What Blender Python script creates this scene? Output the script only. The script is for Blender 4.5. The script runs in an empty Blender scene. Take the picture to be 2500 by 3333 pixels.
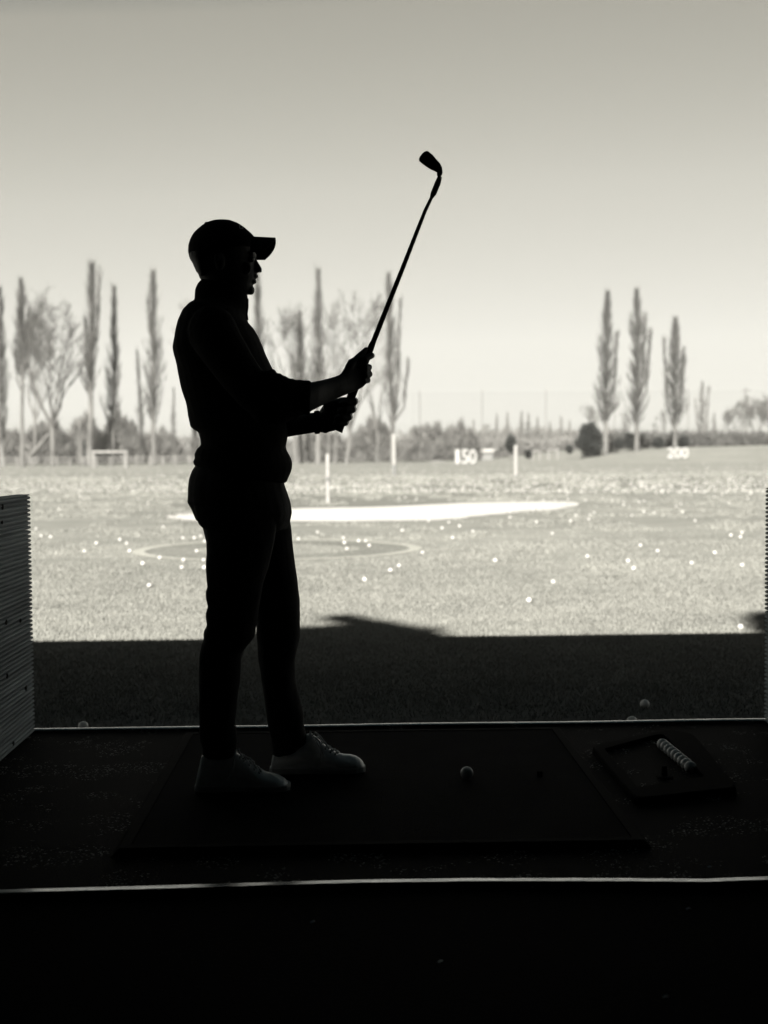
import bpy, bmesh, math, random
import numpy as np
from mathutils import Vector, Matrix, noise
random.seed(7); rng = np.random.default_rng(7)
R = math.radians
sc = bpy.context.scene
COL = sc.collection

# ---------------------------------------------------------------- camera
CAM = Vector((0, 0, 1.09)); F = 4150.0; CX, CY = 1250.0, 1666.5
YAW, PITCH, ROLL = R(1.52), R(2.57), R(0.46)
fwd = Vector((math.sin(YAW)*math.cos(PITCH), math.cos(YAW)*math.cos(PITCH), -math.sin(PITCH)))
rt0 = Vector((math.cos(YAW), -math.sin(YAW), 0)); up0 = rt0.cross(fwd)
rt = rt0*math.cos(ROLL) - up0*math.sin(ROLL); up = up0*math.cos(ROLL) + rt0*math.sin(ROLL)
cd = bpy.data.cameras.new('camera'); cam = bpy.data.objects.new('camera', cd); COL.objects.link(cam)
cam.matrix_world = Matrix(((rt.x, up.x, -fwd.x, CAM.x), (rt.y, up.y, -fwd.y, CAM.y), (rt.z, up.z, -fwd.z, CAM.z), (0, 0, 0, 1)))
cd.sensor_fit = 'VERTICAL'; cd.sensor_height = 36; cd.sensor_width = 27; cd.lens = F/3333*36
cd.clip_start = 0.05; cd.clip_end = 6000
cd.dof.use_dof = True; cd.dof.focus_distance = 4.2; cd.dof.aperture_fstop = 2.8
sc.camera = cam
# ---------------------------------------------------------------- light
sc.view_settings.view_transform = 'Standard'; sc.view_settings.look = 'None'
sc.view_settings.gamma = 1; sc.view_settings.exposure = 2.34
SUN = Vector((0.22, 1.0, -0.70)).normalized()      # direction the light travels
EL = math.asin(-SUN.z); ROT = math.atan2(-SUN.x, -SUN.y)
sl = bpy.data.lights.new('sun', 'SUN'); sl.energy = 5; sl.angle = R(0.5); sl.color = (1, .965, .87)
so = bpy.data.objects.new('sun', sl); COL.objects.link(so); so.rotation_euler = SUN.to_track_quat('-Z', 'Y').to_euler(); so.location = (0, -20, 20)
w = bpy.data.worlds.new('World'); sc.world = w; w.use_nodes = True
nt = w.node_tree; bg = nt.nodes['Background']; bg.inputs[1].default_value = 0.05
sky = nt.nodes.new('ShaderNodeTexSky'); sky.sky_type = 'NISHITA'; sky.sun_disc = False
sky.sun_elevation = EL; sky.sun_rotation = ROT % (2*math.pi)
sep = nt.nodes.new('ShaderNodeSeparateColor'); nt.links.new(sky.outputs[0], sep.inputs[0])
def wmath(op, a, b):
    n = nt.nodes.new('ShaderNodeMath'); n.operation = op
    for i, v in enumerate((a, b)):
        if isinstance(v, (int, float)): n.inputs[i].default_value = v
        else: nt.links.new(v, n.inputs[i])
    return n.outputs[0]
grey = wmath('ADD', wmath('MULTIPLY', sep.outputs[0], .6), wmath('MULTIPLY', sep.outputs[1], .4))
ramp = nt.nodes.new('ShaderNodeValToRGB'); nt.links.new(wmath('MULTIPLY', grey, 1/6.0), ramp.inputs[0])
lum = wmath('MULTIPLY', wmath('POWER', wmath('MINIMUM', grey, 6.2), .70), 1.095)
cr = ramp.color_ramp; cr.elements[0].position = .22; cr.elements[0].color = (.055, .09, .10, 1)
cr.elements[1].position = .41; cr.elements[1].color = (.755, .73, .63, 1)
e = cr.elements.new(.35); e.color = (.22, .27, .275, 1)
e = cr.elements.new(.28); e.color = (.09, .14, .155, 1)
e = cr.elements.new(.64); e.color = (.865, .845, .75, 1)
e = cr.elements.new(1.0); e.color = (.845, .83, .755, 1)
mx = nt.nodes.new('ShaderNodeVectorMath'); mx.operation = 'SCALE'
nt.links.new(ramp.outputs[0], mx.inputs[0]); nt.links.new(lum, mx.inputs[3]); nt.links.new(mx.outputs[0], bg.inputs[0])

# ---------------------------------------------------------------- helpers
def ray(px, py): return fwd*F + rt*(px-CX) - up*(py-CY)
def P(px, py, Y):
    r = ray(px, py); return CAM + r*((Y-CAM.y)/r.y)
def G(px, py, z=0.0):
    r = ray(px, py); return CAM + r*((z-CAM.z)/r.z)
GZ = -0.05                      # grass level; mat top is z=0, floor is -0.018
FZ = -0.018
def tag(o, label=None, cat=None, group=None, kind=None):
    for k, v in (('label', label), ('category', cat), ('group', group), ('kind', kind)):
        if v: o[k] = v
    return o
def link(name, me, m=None, parent=None):
    o = bpy.data.objects.new(name, me); COL.objects.link(o)
    if m and me: me.materials.append(m)
    if parent: o.parent = parent; o.matrix_parent_inverse = parent.matrix_basis.inverted()
    return o
def empty(name, loc=(0, 0, 0), rz=0):
    o = bpy.data.objects.new(name, None); COL.objects.link(o); o.location = loc; o.rotation_euler = (0, 0, rz); o.empty_display_size = .1; return o
class MB:
    def __init__(s): s.v = []; s.f = []
    def add(s, vs, fs):
        k = len(s.v); s.v += [tuple(v) for v in vs]; s.f += [tuple(i+k for i in f) for f in fs]
    def box(s, a, b):
        (x0, y0, z0), (x1, y1, z1) = a, b
        s.add([(x0,y0,z0),(x1,y0,z0),(x1,y1,z0),(x0,y1,z0),(x0,y0,z1),(x1,y0,z1),(x1,y1,z1),(x0,y1,z1)],
              [(3,2,1,0),(4,5,6,7),(0,1,5,4),(1,2,6,5),(2,3,7,6),(3,0,4,7)])
    def prism(s, pts, z0, z1):
        n = len(pts)
        s.add([(p[0],p[1],z0) for p in pts]+[(p[0],p[1],z1) for p in pts],
              [tuple(range(n-1,-1,-1)), tuple(range(n,2*n))]+[(i,(i+1)%n,n+(i+1)%n,n+i) for i in range(n)])
    def tube(s, pts, rs, n=8, cap=True):
        pts = [Vector(p) for p in pts]; rings = []
        if isinstance(rs, (int, float)): rs = [rs]*len(pts)
        prev = None
        for i, p in enumerate(pts):
            d = (pts[min(i+1, len(pts)-1)]-pts[max(i-1, 0)]).normalized()
            if prev is None:
                a = Vector((0, 1, 0)) if abs(d.y) < .9 else Vector((1, 0, 0)); u = d.cross(a).normalized()
            else: u = (prev - d*prev.dot(d)).normalized()
            prev = u; v = d.cross(u)
            rings.append([p + (u*math.cos(t)+v*math.sin(t))*rs[i] for t in [2*math.pi*k/n for k in range(n)]])
        vs = [q for r in rings for q in r]; fs = []
        for i in range(len(pts)-1):
            for k in range(n): fs.append((i*n+k, i*n+(k+1)%n, (i+1)*n+(k+1)%n, (i+1)*n+k))
        if cap: fs += [tuple(range(n-1, -1, -1)), tuple(range((len(pts)-1)*n, len(pts)*n))]
        s.add(vs, fs)
    def rings(s, rings, cap=True):
        n = len(rings[0]); vs = [q for r in rings for q in r]; fs = []
        for i in range(len(rings)-1):
            for k in range(n): fs.append((i*n+k, i*n+(k+1)%n, (i+1)*n+(k+1)%n, (i+1)*n+k))
        if cap: fs += [tuple(range(n-1, -1, -1)), tuple(range((len(rings)-1)*n, len(rings)*n))]
        s.add(vs, fs)
    def ball(s, c, r, n=12, m=8):
        c = Vector(c); r = Vector(r) if not isinstance(r, (int, float)) else Vector((r, r, r))
        vs = [c+Vector((0, 0, r.z))]; fs = []
        for j in range(1, m):
            t = math.pi*j/m
            for k in range(n):
                a = 2*math.pi*k/n; vs.append(c+Vector((r.x*math.sin(t)*math.cos(a), r.y*math.sin(t)*math.sin(a), r.z*math.cos(t))))
        vs.append(c-Vector((0, 0, r.z)))
        for k in range(n): fs.append((0, 1+k, 1+(k+1)%n)); fs.append((len(vs)-1, 1+(m-2)*n+(k+1)%n, 1+(m-2)*n+k))
        for j in range(m-2):
            for k in range(n): a = 1+j*n+k; b = 1+j*n+(k+1)%n; fs.append((a, a+n, b+n, b))
        s.add(vs, fs)
    def mesh(s, name, smooth=False):
        me = bpy.data.meshes.new(name); me.from_pydata([tuple(v) for v in s.v], [], s.f); me.validate(); me.update()
        bm = bmesh.new(); bm.from_mesh(me); bmesh.ops.recalc_face_normals(bm, faces=bm.faces); bm.to_mesh(me); bm.free()
        if smooth: me.polygons.foreach_set('use_smooth', [True]*len(me.polygons))
        return me
    def build(s, name, m=None, parent=None, smooth=False): return link(name, s.mesh(name, smooth), m, parent)
def tri_mesh(name, tris):           # tris: (n,3,3) array
    me = bpy.data.meshes.new(name); n = len(tris)
    me.vertices.add(n*3); me.vertices.foreach_set('co', np.asarray(tris, dtype=np.float32).ravel())
    me.loops.add(n*3); me.loops.foreach_set('vertex_index', np.arange(n*3, dtype=np.int32))
    me.polygons.add(n); me.polygons.foreach_set('loop_start', np.arange(0, n*3, 3, dtype=np.int32))
    me.update(calc_edges=True); return me
def blob(mb, name, voxel, m, parent=None, smooth=2, disp=0, dscale=8, seed=0, aniso=(1, 1, 1)):
    """union of closed shapes turned into one continuous skin"""
    t = link(name, mb.mesh(name)); mod = t.modifiers.new('r', 'REMESH'); mod.mode = 'VOXEL'; mod.voxel_size = voxel
    if smooth: s2 = t.modifiers.new('s', 'SMOOTH'); s2.factor = .5; s2.iterations = smooth
    dg = bpy.context.evaluated_depsgraph_get(); me = bpy.data.meshes.new_from_object(t.evaluated_get(dg))
    old = t.data; bpy.data.objects.remove(t); bpy.data.meshes.remove(old)
    me.name = name
    if disp:
        n = len(me.vertices); co = np.empty(n*3, np.float32); me.vertices.foreach_get('co', co); co = co.reshape(-1, 3)
        no = np.array([tuple(v.normal) for v in me.vertices], np.float32)
        d = np.array([noise.noise(Vector((c[0]*dscale*aniso[0]+seed, c[1]*dscale*aniso[1], c[2]*dscale*aniso[2]))) +
                      .5*noise.noise(Vector((c[0]*dscale*2.3*aniso[0]+seed, c[1]*dscale*2.3*aniso[1]+9, c[2]*dscale*2.3*aniso[2]))) for c in co], np.float32)
        co += no*(d*disp)[:, None]; me.vertices.foreach_set('co', co.ravel()); me.update()
    me.polygons.foreach_set('use_smooth', [True]*len(me.polygons))
    return link(name, me, m, parent)
def sec(A, B, Y, dh, n=2.0, k=28):
    a, b = P(A[0], A[1], Y), P(B[0], B[1], Y); c = (a+b)/2; u = (b-a)/2; out = []
    for i in range(k):
        t = 2*math.pi*i/k; cs, sn = math.cos(t), math.sin(t)
        out.append(c + u*math.copysign(abs(cs)**(2/n), cs) + Vector((0, dh, 0))*math.copysign(abs(sn)**(2/n), sn))
    return out
def loft(mb, secs, n=2.0): mb.rings([sec(*s, n=n) for s in secs])
def limb(mb, pts, n=12):            # (px,py,Y,r) with round ends
    ps = [P(p[0], p[1], p[2]) for p in pts]; mb.tube(ps, [p[3] for p in pts], n)
    mb.ball(ps[0], pts[0][3]*.98); mb.ball(ps[-1], pts[-1][3]*.98)

# ---------------------------------------------------------------- materials
FIELD = {'pale_sand', 'dimmed_sunlit_ball', 'white_post_paint', 'faded_post_band', 'white_number_paint', 'pale_bark', 'bare_twigs', 'dark_bare_twigs', 'grey_far_twigs', 'dark_evergreen_leaf', 'winter_bush_twigs', 'pale_wall', 'pale_path', 'weathered_goal_paint', 'weathered_fence_wood'}
def mat(name, c1, c2=None, scale=20, rough=.8, bump=0, bscale=None, metal=0, stretch=None, detail=4, spec=.3, contrast=(.35, .65), coords='Object'):
    m = bpy.data.materials.new(name); m.use_nodes = True; t = m.node_tree; b = t.nodes['Principled BSDF']
    b.inputs['Roughness'].default_value = rough; b.inputs['Metallic'].default_value = metal; b.inputs['Specular IOR Level'].default_value = spec
    if name in FIELD: c1 = [x*.79 for x in c1]; c2 = [x*.79 for x in (c2 or c1)]
    c1 = tuple(c1)+(1,); c2 = tuple(c2)+(1,) if c2 else tuple(x*.75 for x in c1[:3])+(1,)
    tc = t.nodes.new('ShaderNodeTexCoord'); mp = t.nodes.new('ShaderNodeMapping'); t.links.new(tc.outputs[coords], mp.inputs[0])
    if stretch: mp.inputs['Scale'].default_value = stretch
    nz = t.nodes.new('ShaderNodeTexNoise'); nz.inputs['Scale'].default_value = scale; nz.inputs['Detail'].default_value = detail
    t.links.new(mp.outputs[0], nz.inputs[0]); r = t.nodes.new('ShaderNodeValToRGB'); t.links.new(nz.outputs[0], r.inputs[0])
    r.color_ramp.elements[0].color = c1; r.color_ramp.elements[1].color = c2
    r.color_ramp.elements[0].position, r.color_ramp.elements[1].position = contrast
    t.links.new(r.outputs[0], b.inputs['Base Color'])
    if bump:
        bp = t.nodes.new('ShaderNodeBump'); bp.inputs['Strength'].default_value = bump; bp.inputs['Distance'].default_value = .01
        n2 = t.nodes.new('ShaderNodeTexNoise'); n2.inputs['Scale'].default_value = bscale or scale*4; n2.inputs['Detail'].default_value = 5
        t.links.new(mp.outputs[0], n2.inputs[0]); t.links.new(n2.outputs[0], bp.inputs['Height']); t.links.new(bp.outputs[0], b.inputs['Normal'])
    return m
def g(v, warm=0): return (v*(1+warm), v, v*(1-warm))
def grass_mat(name, lo, hi, blades=True):
    m = bpy.data.materials.new(name); m.use_nodes = True; t = m.node_tree; b = t.nodes['Principled BSDF']
    b.inputs['Roughness'].default_value = .95; b.inputs['Specular IOR Level'].default_value = .1
    geo = t.nodes.new('ShaderNodeNewGeometry')
    def nz(scale, detail, sx=1, sy=1):
        mp = t.nodes.new('ShaderNodeMapping'); mp.inputs['Scale'].default_value = (sx, sy, 1); t.links.new(geo.outputs['Position'], mp.inputs[0])
        n = t.nodes.new('ShaderNodeTexNoise'); n.inputs['Scale'].default_value = scale; n.inputs['Detail'].default_value = detail
        t.links.new(mp.outputs[0], n.inputs[0]); return n.outputs[0]
    def mth(op, a, bb):
        n = t.nodes.new('ShaderNodeMath'); n.operation = op
        for i, v in enumerate((a, bb)):
            if isinstance(v, (int, float)): n.inputs[i].default_value = v
            else: t.links.new(v, n.inputs[i])
        return n.outputs[0]
    big = nz(.45, 5, .45, 1); mid = nz(2.2, 5, .8, 1); fine = nz(22, 6); streak = nz(.05, 3, .25, 2.0)
    s = mth('ADD', mth('ADD', mth('MULTIPLY', big, .9), mth('MULTIPLY', mid, .8)), mth('ADD', mth('MULTIPLY', fine, .9), mth('MULTIPLY', streak, 1.0)))
    r = t.nodes.new('ShaderNodeValToRGB'); t.links.new(mth('MULTIPLY', s, 1/3.6), r.inputs[0])
    r.color_ramp.elements[0].position = .40; r.color_ramp.elements[1].position = .60
    r.color_ramp.elements[0].color = tuple(x*.79 for x in lo)+(1,); r.color_ramp.elements[1].color = tuple(x*.80 for x in hi)+(1,)
    t.links.new(r.outputs[0], b.inputs['Base Color'])
    bp = t.nodes.new('ShaderNodeBump'); bp.inputs['Strength'].default_value = .6; bp.inputs['Distance'].default_value = .02
    t.links.new(fine, bp.inputs['Height']); t.links.new(bp.outputs[0], b.inputs['Normal'])
    return m
M = {}
M['grass'] = grass_mat('winter_grass', (.095, .096, .090), (.175, .175, .163))
M['blade'] = grass_mat('grass_blade', (.125, .125, .118), (.19, .19, .178))
M['grass_dark'] = grass_mat('mown_grass', (.08, .081, .075), (.125, .125, .117))
M['grass_pale'] = grass_mat('worn_pale_grass', (.18, .18, .165), (.26, .26, .24))
M['sand'] = mat('pale_sand', g(.34, .02), g(.29, .02), 3, .95, .3, 40)
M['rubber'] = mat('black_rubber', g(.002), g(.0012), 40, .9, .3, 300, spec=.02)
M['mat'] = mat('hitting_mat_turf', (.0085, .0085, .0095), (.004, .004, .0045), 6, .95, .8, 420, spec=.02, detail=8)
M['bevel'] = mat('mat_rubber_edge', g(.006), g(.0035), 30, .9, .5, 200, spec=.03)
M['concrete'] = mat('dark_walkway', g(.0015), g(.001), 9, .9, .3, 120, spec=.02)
M['alu'] = mat('worn_aluminium', g(.75), g(.5), 14, .22, .12, 60, metal=1, stretch=(.3, 3, 3))
M['alu_dull'] = mat('dull_metal', g(.10), g(.05), 20, .6, .1, 60, metal=.6, stretch=(.3, 3, 3))
M['wood'] = mat('weathered_decking', (.34, .375, .39), (.19, .21, .22), 3, .8, .15, 40, stretch=(2, .5, 14), detail=8)
M['knot'] = mat('wood_knot', g(.015), g(.01), 30, .9)
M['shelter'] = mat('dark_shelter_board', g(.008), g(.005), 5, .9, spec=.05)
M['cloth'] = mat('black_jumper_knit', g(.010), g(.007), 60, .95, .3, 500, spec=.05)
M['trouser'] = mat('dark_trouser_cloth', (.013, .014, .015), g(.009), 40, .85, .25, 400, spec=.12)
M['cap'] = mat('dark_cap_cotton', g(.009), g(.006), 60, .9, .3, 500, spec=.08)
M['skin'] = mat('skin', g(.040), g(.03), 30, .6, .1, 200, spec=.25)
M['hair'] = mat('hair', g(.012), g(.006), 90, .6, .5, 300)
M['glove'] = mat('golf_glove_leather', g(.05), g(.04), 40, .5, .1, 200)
M['shoe'] = mat('pale_shoe_leather', g(.80), g(.70), 14, .33, .05, 150, spec=.8)
M['sole'] = mat('shoe_sole', g(.45), g(.35), 20, .6, .1, 100)
M['lace'] = mat('shoe_lace', g(.8), g(.65), 90, .8)
M['tread'] = mat('dark_outsole', g(.02), g(.01), 20, .9)
M['club'] = mat('dark_club_steel', g(.05), g(.03), 60, .35, metal=.7)
M['grip'] = mat('black_rubber_grip', g(.008), g(.005), 200, .8, .3, 600)
M['ball'] = mat('golf_ball_cover', g(.62, .01), g(.55, .01), 30, .4, .05, 90, spec=.5)
M['ball_sunlit'] = mat('dimmed_sunlit_ball', g(.46, .02), g(.30, .02), 12, .6, coords='Object')  # darker copy of the ball cover, sun glare held down in the colour
M['post'] = mat('white_post_paint', g(.24, .02), g(.19, .02), 10, .7)
M['post_band'] = mat('faded_post_band', g(.13), g(.11), 10, .8)
M['number'] = mat('white_number_paint', g(.26, .01), g(.23, .01), 5, .7)
M['bark'] = mat('pale_bark', g(.115, .02), g(.06, .02), 1.2, .95, .4, 8, stretch=(1, 1, .3))
M['twig'] = mat('bare_twigs', g(.085, .02), g(.050, .02), .6, .95)
M['twig_dark'] = mat('dark_bare_twigs', g(.062, .02), g(.038, .01), .6, .95)
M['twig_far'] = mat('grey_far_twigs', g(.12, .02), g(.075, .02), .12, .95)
M['evergreen'] = mat('dark_evergreen_leaf', (.016, .018, .018), (.008, .009, .009), 1.5, .8)
M['bushleaf'] = mat('winter_bush_twigs', g(.11, .02), g(.05, .02), .5, .95)
M['wall'] = mat('pale_wall', g(.28, .02), g(.2, .02), .6, .9)
M['roofing'] = mat('dark_roofing', g(.03), g(.02), 1, .9)
M['goal'] = mat('weathered_goal_paint', g(.19, .02), g(.14, .02), 2, .9)
M['path2'] = mat('weathered_fence_wood', g(.15, .02), g(.09, .02), 1, .9)
M['path'] = mat('pale_path', g(.25, .02), g(.19, .02), 1, .95)
# granulate floor with paler chips, floor sparkle put into their colour
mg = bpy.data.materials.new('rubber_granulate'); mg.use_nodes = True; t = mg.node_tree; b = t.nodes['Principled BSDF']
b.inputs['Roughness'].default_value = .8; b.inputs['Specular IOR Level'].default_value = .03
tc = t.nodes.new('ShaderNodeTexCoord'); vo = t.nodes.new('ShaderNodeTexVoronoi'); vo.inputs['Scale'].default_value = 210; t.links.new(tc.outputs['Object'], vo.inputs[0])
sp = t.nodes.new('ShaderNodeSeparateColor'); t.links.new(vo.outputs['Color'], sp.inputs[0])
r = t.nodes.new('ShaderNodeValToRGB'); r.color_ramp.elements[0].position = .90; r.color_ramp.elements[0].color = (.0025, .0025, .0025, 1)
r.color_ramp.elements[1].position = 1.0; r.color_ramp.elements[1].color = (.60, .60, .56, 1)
nz = t.nodes.new('ShaderNodeTexNoise'); nz.inputs['Scale'].default_value = 5; t.links.new(tc.outputs['Object'], nz.inputs[0])
ml = t.nodes.new('ShaderNodeMath'); ml.operation = 'MULTIPLY'; t.links.new(sp.outputs[0], ml.inputs[0])
rr = t.nodes.new('ShaderNodeValToRGB'); rr.color_ramp.elements[0].position = .35; rr.color_ramp.elements[0].color = (.8, .8, .8, 1); rr.color_ramp.elements[1].position = .6
t.links.new(nz.outputs[0], rr.inputs[0]); t.links.new(rr.outputs[0], ml.inputs[1]); t.links.new(ml.outputs[0], r.inputs[0]); t.links.new(r.outputs[0], b.inputs['Base Color'])
bp = t.nodes.new('ShaderNodeBump'); bp.inputs['Strength'].default_value = 1; bp.inputs['Distance'].default_value = .004
t.links.new(vo.outputs['Distance'], bp.inputs['Height']); t.links.new(bp.outputs[0], b.inputs['Normal']); M['granulate'] = mg

HAZE = .00012
# ================================================================ ground
def smooth(a, b, x): x = min(1, max(0, (x-a)/(b-a))); return x*x*(3-2*x)
HB = [(-1e4, 0), (31, 0), (38, .85), (46, 1.72), (54, 1.95), (70, 2.25), (140, 2.9), (1e4, 2.9)]
def gz(x, y):
    h = float(np.interp(x, [a for a, _ in HB], [b for _, b in HB]))
    return GZ + h*smooth(152, 184, y)
ys = [5.215, 6, 7, 8, 10, 13, 17, 22, 30, 40, 55, 75, 100, 125, 145]+list(range(150, 190, 3))+[195, 210, 240, 300, 400, 600, 1000, 2000, 4500]
xs = [-4500, -1500, -600, -250, -120, -70, -40, -20, -10, -5, 0, 5, 10, 20]+list(range(26, 60, 2))+[65, 75, 90, 120, 200, 600, 1500, 4500]
mb = MB(); vs = [(x, y, gz(x, y)) for y in ys for x in xs]; n = len(xs)
mb.add(vs, [(j*n+i, j*n+i+1, (j+1)*n+i+1, (j+1)*n+i) for j in range(len(ys)-1) for i in range(n-1)])
tag(mb.build('grass_field', M['grass'], smooth=True), kind='structure')
# earth beside and behind the shelter, concrete walkway, bay floor
mb = MB(); mb.add([(-4500, -4500, -.25), (4500, -4500, -.25), (4500, 5.21, -.25), (-4500, 5.21, -.25)], [(0, 1, 2, 3)])
tag(mb.build('ground', M['grass'], smooth=False), kind='structure')
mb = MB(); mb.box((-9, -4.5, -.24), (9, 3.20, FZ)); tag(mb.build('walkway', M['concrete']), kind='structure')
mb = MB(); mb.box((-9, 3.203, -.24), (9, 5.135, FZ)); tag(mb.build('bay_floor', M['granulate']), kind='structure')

def edging(name, y0, wv, label, seed):
    mb = MB(); random.seed(seed); xs_ = np.linspace(-9, 9, 181); prof = [(0, -.19), (0, .0), (.003, .004), (.014, .004), (.016, -.002), (.022, -.002), (.024, .001), (.034, .001), (.036, -.003), (wv, -.003), (wv, -.19)]
    if wv < .04: prof = [(0, -.19), (0, -.003), (.006, .001), (.016, .001), (.019, -.006), (wv, -.007), (wv, -.19)]
    bend = [(G(a, b_, FZ+.012).x, G(a, b_, FZ+.012).y-.022-y0) for a, b_ in ((0, 2903), (625, 2885), (1250, 2867), (1560, 2863), (1900, 2864), (2300, 2868), (2500, 2859))]
    bx, by = zip(*bend)
    def wob(x): return (float(np.interp(x, bx, by)) if wv > .04 else 0)+.002*noise.noise(Vector((x*1.3, seed, 0)))+.0015*noise.noise(Vector((x*6, seed, 3)))
    rings = [[(x, y0+a+wob(x), FZ+.012+c+.002*noise.noise(Vector((x*1.7, seed, 11)))) for a, c in prof] for x in xs_]
    mb.rings([[Vector(q) for q in r] for r in rings]); o = mb.build(name, M['alu']); tag(o, label, 'metal edging'); return o
edging('metal_edging', 3.237, .041, 'bright grooved metal strip across the dark floor at the back of the bay', 3)
edging('metal_edging', 5.138, .03, 'thin pale metal strip between the black bay floor and the shaded grass', 8)

# flat marks on the field
def sheet(name, pts, z, m, jitter=0):
    out = []
    for i in range(len(pts)):
        p, q, r2, s = [np.array(pts[(i+k) % len(pts)], float) for k in (-1, 0, 1, 2)]
        for k in range(6):
            u = k/6; v = .5*((2*q)+(-p+r2)*u+(2*p-5*q+4*r2-s)*u*u+(-p+3*q-3*r2+s)*u**3)
            v = v + jitter*np.array([noise.noise(Vector((v[0]*2.5, v[1]*2.5, 1))), noise.noise(Vector((v[0]*2.5, v[1]*2.5, 7)))]); out.append(v)
    mb = MB(); mb.add([(v[0], v[1], z) for v in out], [tuple(range(len(out)))]); o = mb.build(name, m); tag(o, kind='structure'); return o
def gp(lst): return [tuple(G(x, y, GZ)[:2]) for x, y in lst]
sheet('mown_grass', gp([(560, 1640), (700, 1618), (1000, 1609), (1300, 1612), (1500, 1625), (1380, 1652), (1100, 1662), (800, 1668), (620, 1660)]), GZ+.004, M['grass_dark'], .25)
sheet('mown_grass', gp([(1330, 1578), (1500, 1566), (1720, 1564), (1900, 1580), (1800, 1600), (1600, 1612), (1420, 1608)]), GZ+.004, M['grass_dark'], .4)
sheet('mown_grass', gp([(330, 1560), (560, 1548), (900, 1546), (1150, 1556), (1000, 1572), (600, 1578)]), GZ+.004, M['grass_dark'], .4)
sheet('mown_grass', gp([(1960, 1560), (2200, 1545), (2490, 1550), (2600, 1580), (2300, 1600), (2050, 1590)]), GZ+.004, M['grass_dark'], .4)
sheet('sand', gp([(548, 1686), (600, 1672), (760, 1661), (960, 1656), (1250, 1650), (1500, 1639), (1700, 1635), (1840, 1634), (1888, 1642), (1800, 1660), (1600, 1676), (1500, 1688), (1380, 1695), (1100, 1698), (850, 1698), (650, 1696)]), GZ+.008, M['sand'], .12)
c0 = G(897, 1788, GZ)
def ringsheet(name, r0, r1, z, m):
    mb = MB(); n = 72; rr = [(1+.05*noise.noise(Vector((math.cos(a)*1.5, math.sin(a)*1.5, 4)))) for a in [2*math.pi*i/n for i in range(n)]]
    A = [(c0.x+r0*rr[i]*math.cos(2*math.pi*i/n), c0.y+r0*rr[i]*math.sin(2*math.pi*i/n), z) for i in range(n)]
    B = [(c0.x+r1*rr[i]*math.cos(2*math.pi*i/n), c0.y+r1*rr[i]*math.sin(2*math.pi*i/n), z) for i in range(n)]
    mb.add(A+B, [(i, (i+1) % n, n+(i+1) % n, n+i) for i in range(n)] if r0 > 0 else [tuple(range(n, 2*n))])
    tag(mb.build(name, m), kind='structure')
ringsheet('target_ring_line', 1.58, 1.73, GZ+.006, M['grass_pale'])
ringsheet('target_ring', 1.0, 1.58, GZ+.006, M['grass_dark'])

# grass blades near the bay
N = 190000
yy = 5.2 + 2.6*rng.gamma(1.6, 1.0, N); yy = np.where(yy > 19, 5.2+rng.random(N)*8, yy); xx = (rng.random(N)*2-1)*(yy*.33+.35)+yy*.03
hh = .008+.014*rng.random(N); an = rng.random(N)*2*math.pi; wd = .0014+.0014*rng.random(N)+.0003*(yy-5)
dx, dy = np.cos(an)*wd, np.sin(an)*wd; ln = (rng.random((N, 2))-.5)*.022
base = np.stack([xx, yy, np.full(N, GZ)], 1)
tr = np.stack([base+np.stack([dx, dy, 0*dx], 1), base-np.stack([dx, dy, 0*dx], 1), base+np.stack([ln[:, 0], ln[:, 1], hh], 1)], 1)
N2 = 150000
y2 = 9 + 60*rng.random(N2)**1.5; x2 = (rng.random(N2)*2-1)*(y2*.33+.5)+y2*.03
clump = np.array([noise.noise(Vector((a*.9, b_*.55, 2)))+.6*noise.noise(Vector((a*3, b_*2, 5))) for a, b_ in zip(x2, y2)]); keep = clump > -.05+.35*rng.random(N2)
x2, y2 = x2[keep], y2[keep]; n2 = len(x2); rr2 = np.hypot(x2-c0.x, y2-c0.y); k2 = rr2 > 1.9; x2, y2 = x2[k2], y2[k2]; n2 = len(x2)
a2 = rng.random(n2)*2*math.pi; w2 = (.003+.0007*(y2-9))*(.7+.6*rng.random(n2)); h2 = .015+.0010*(y2-9)+.02*rng.random(n2)
b2 = np.stack([x2, y2, np.full(n2, GZ)], 1); o2 = np.stack([np.cos(a2)*w2, np.sin(a2)*w2, 0*w2], 1); l2_ = (rng.random((n2, 2))-.5)*.04
sandp = [tuple(G(x, y, GZ)[:2]) for x, y in ((548, 1686), (960, 1650), (1500, 1633), (1888, 1640), (1500, 1692), (1100, 1702), (650, 1700))]
def insand(x, y):
    c_ = False; j = len(sandp)-1
    for i in range(len(sandp)):
        (xa_, ya_), (xb_, yb_) = sandp[i], sandp[j]
        if (ya_ > y) != (yb_ > y) and x < (xb_-xa_)*(y-ya_)/(yb_-ya_)+xa_: c_ = not c_
        j = i
    return c_
ok = np.array([not insand(a, b_) for a, b_ in zip(x2, y2)])
tr = np.concatenate([tr, np.stack([b2+o2, b2-o2, b2+np.stack([l2_[:, 0], l2_[:, 1], h2], 1)], 1)[ok]])
tag(link('grass', tri_mesh('grass', tr), M['blade']), 'short rough winter grass and tufts growing over the range', 'grass', kind='stuff')

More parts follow.
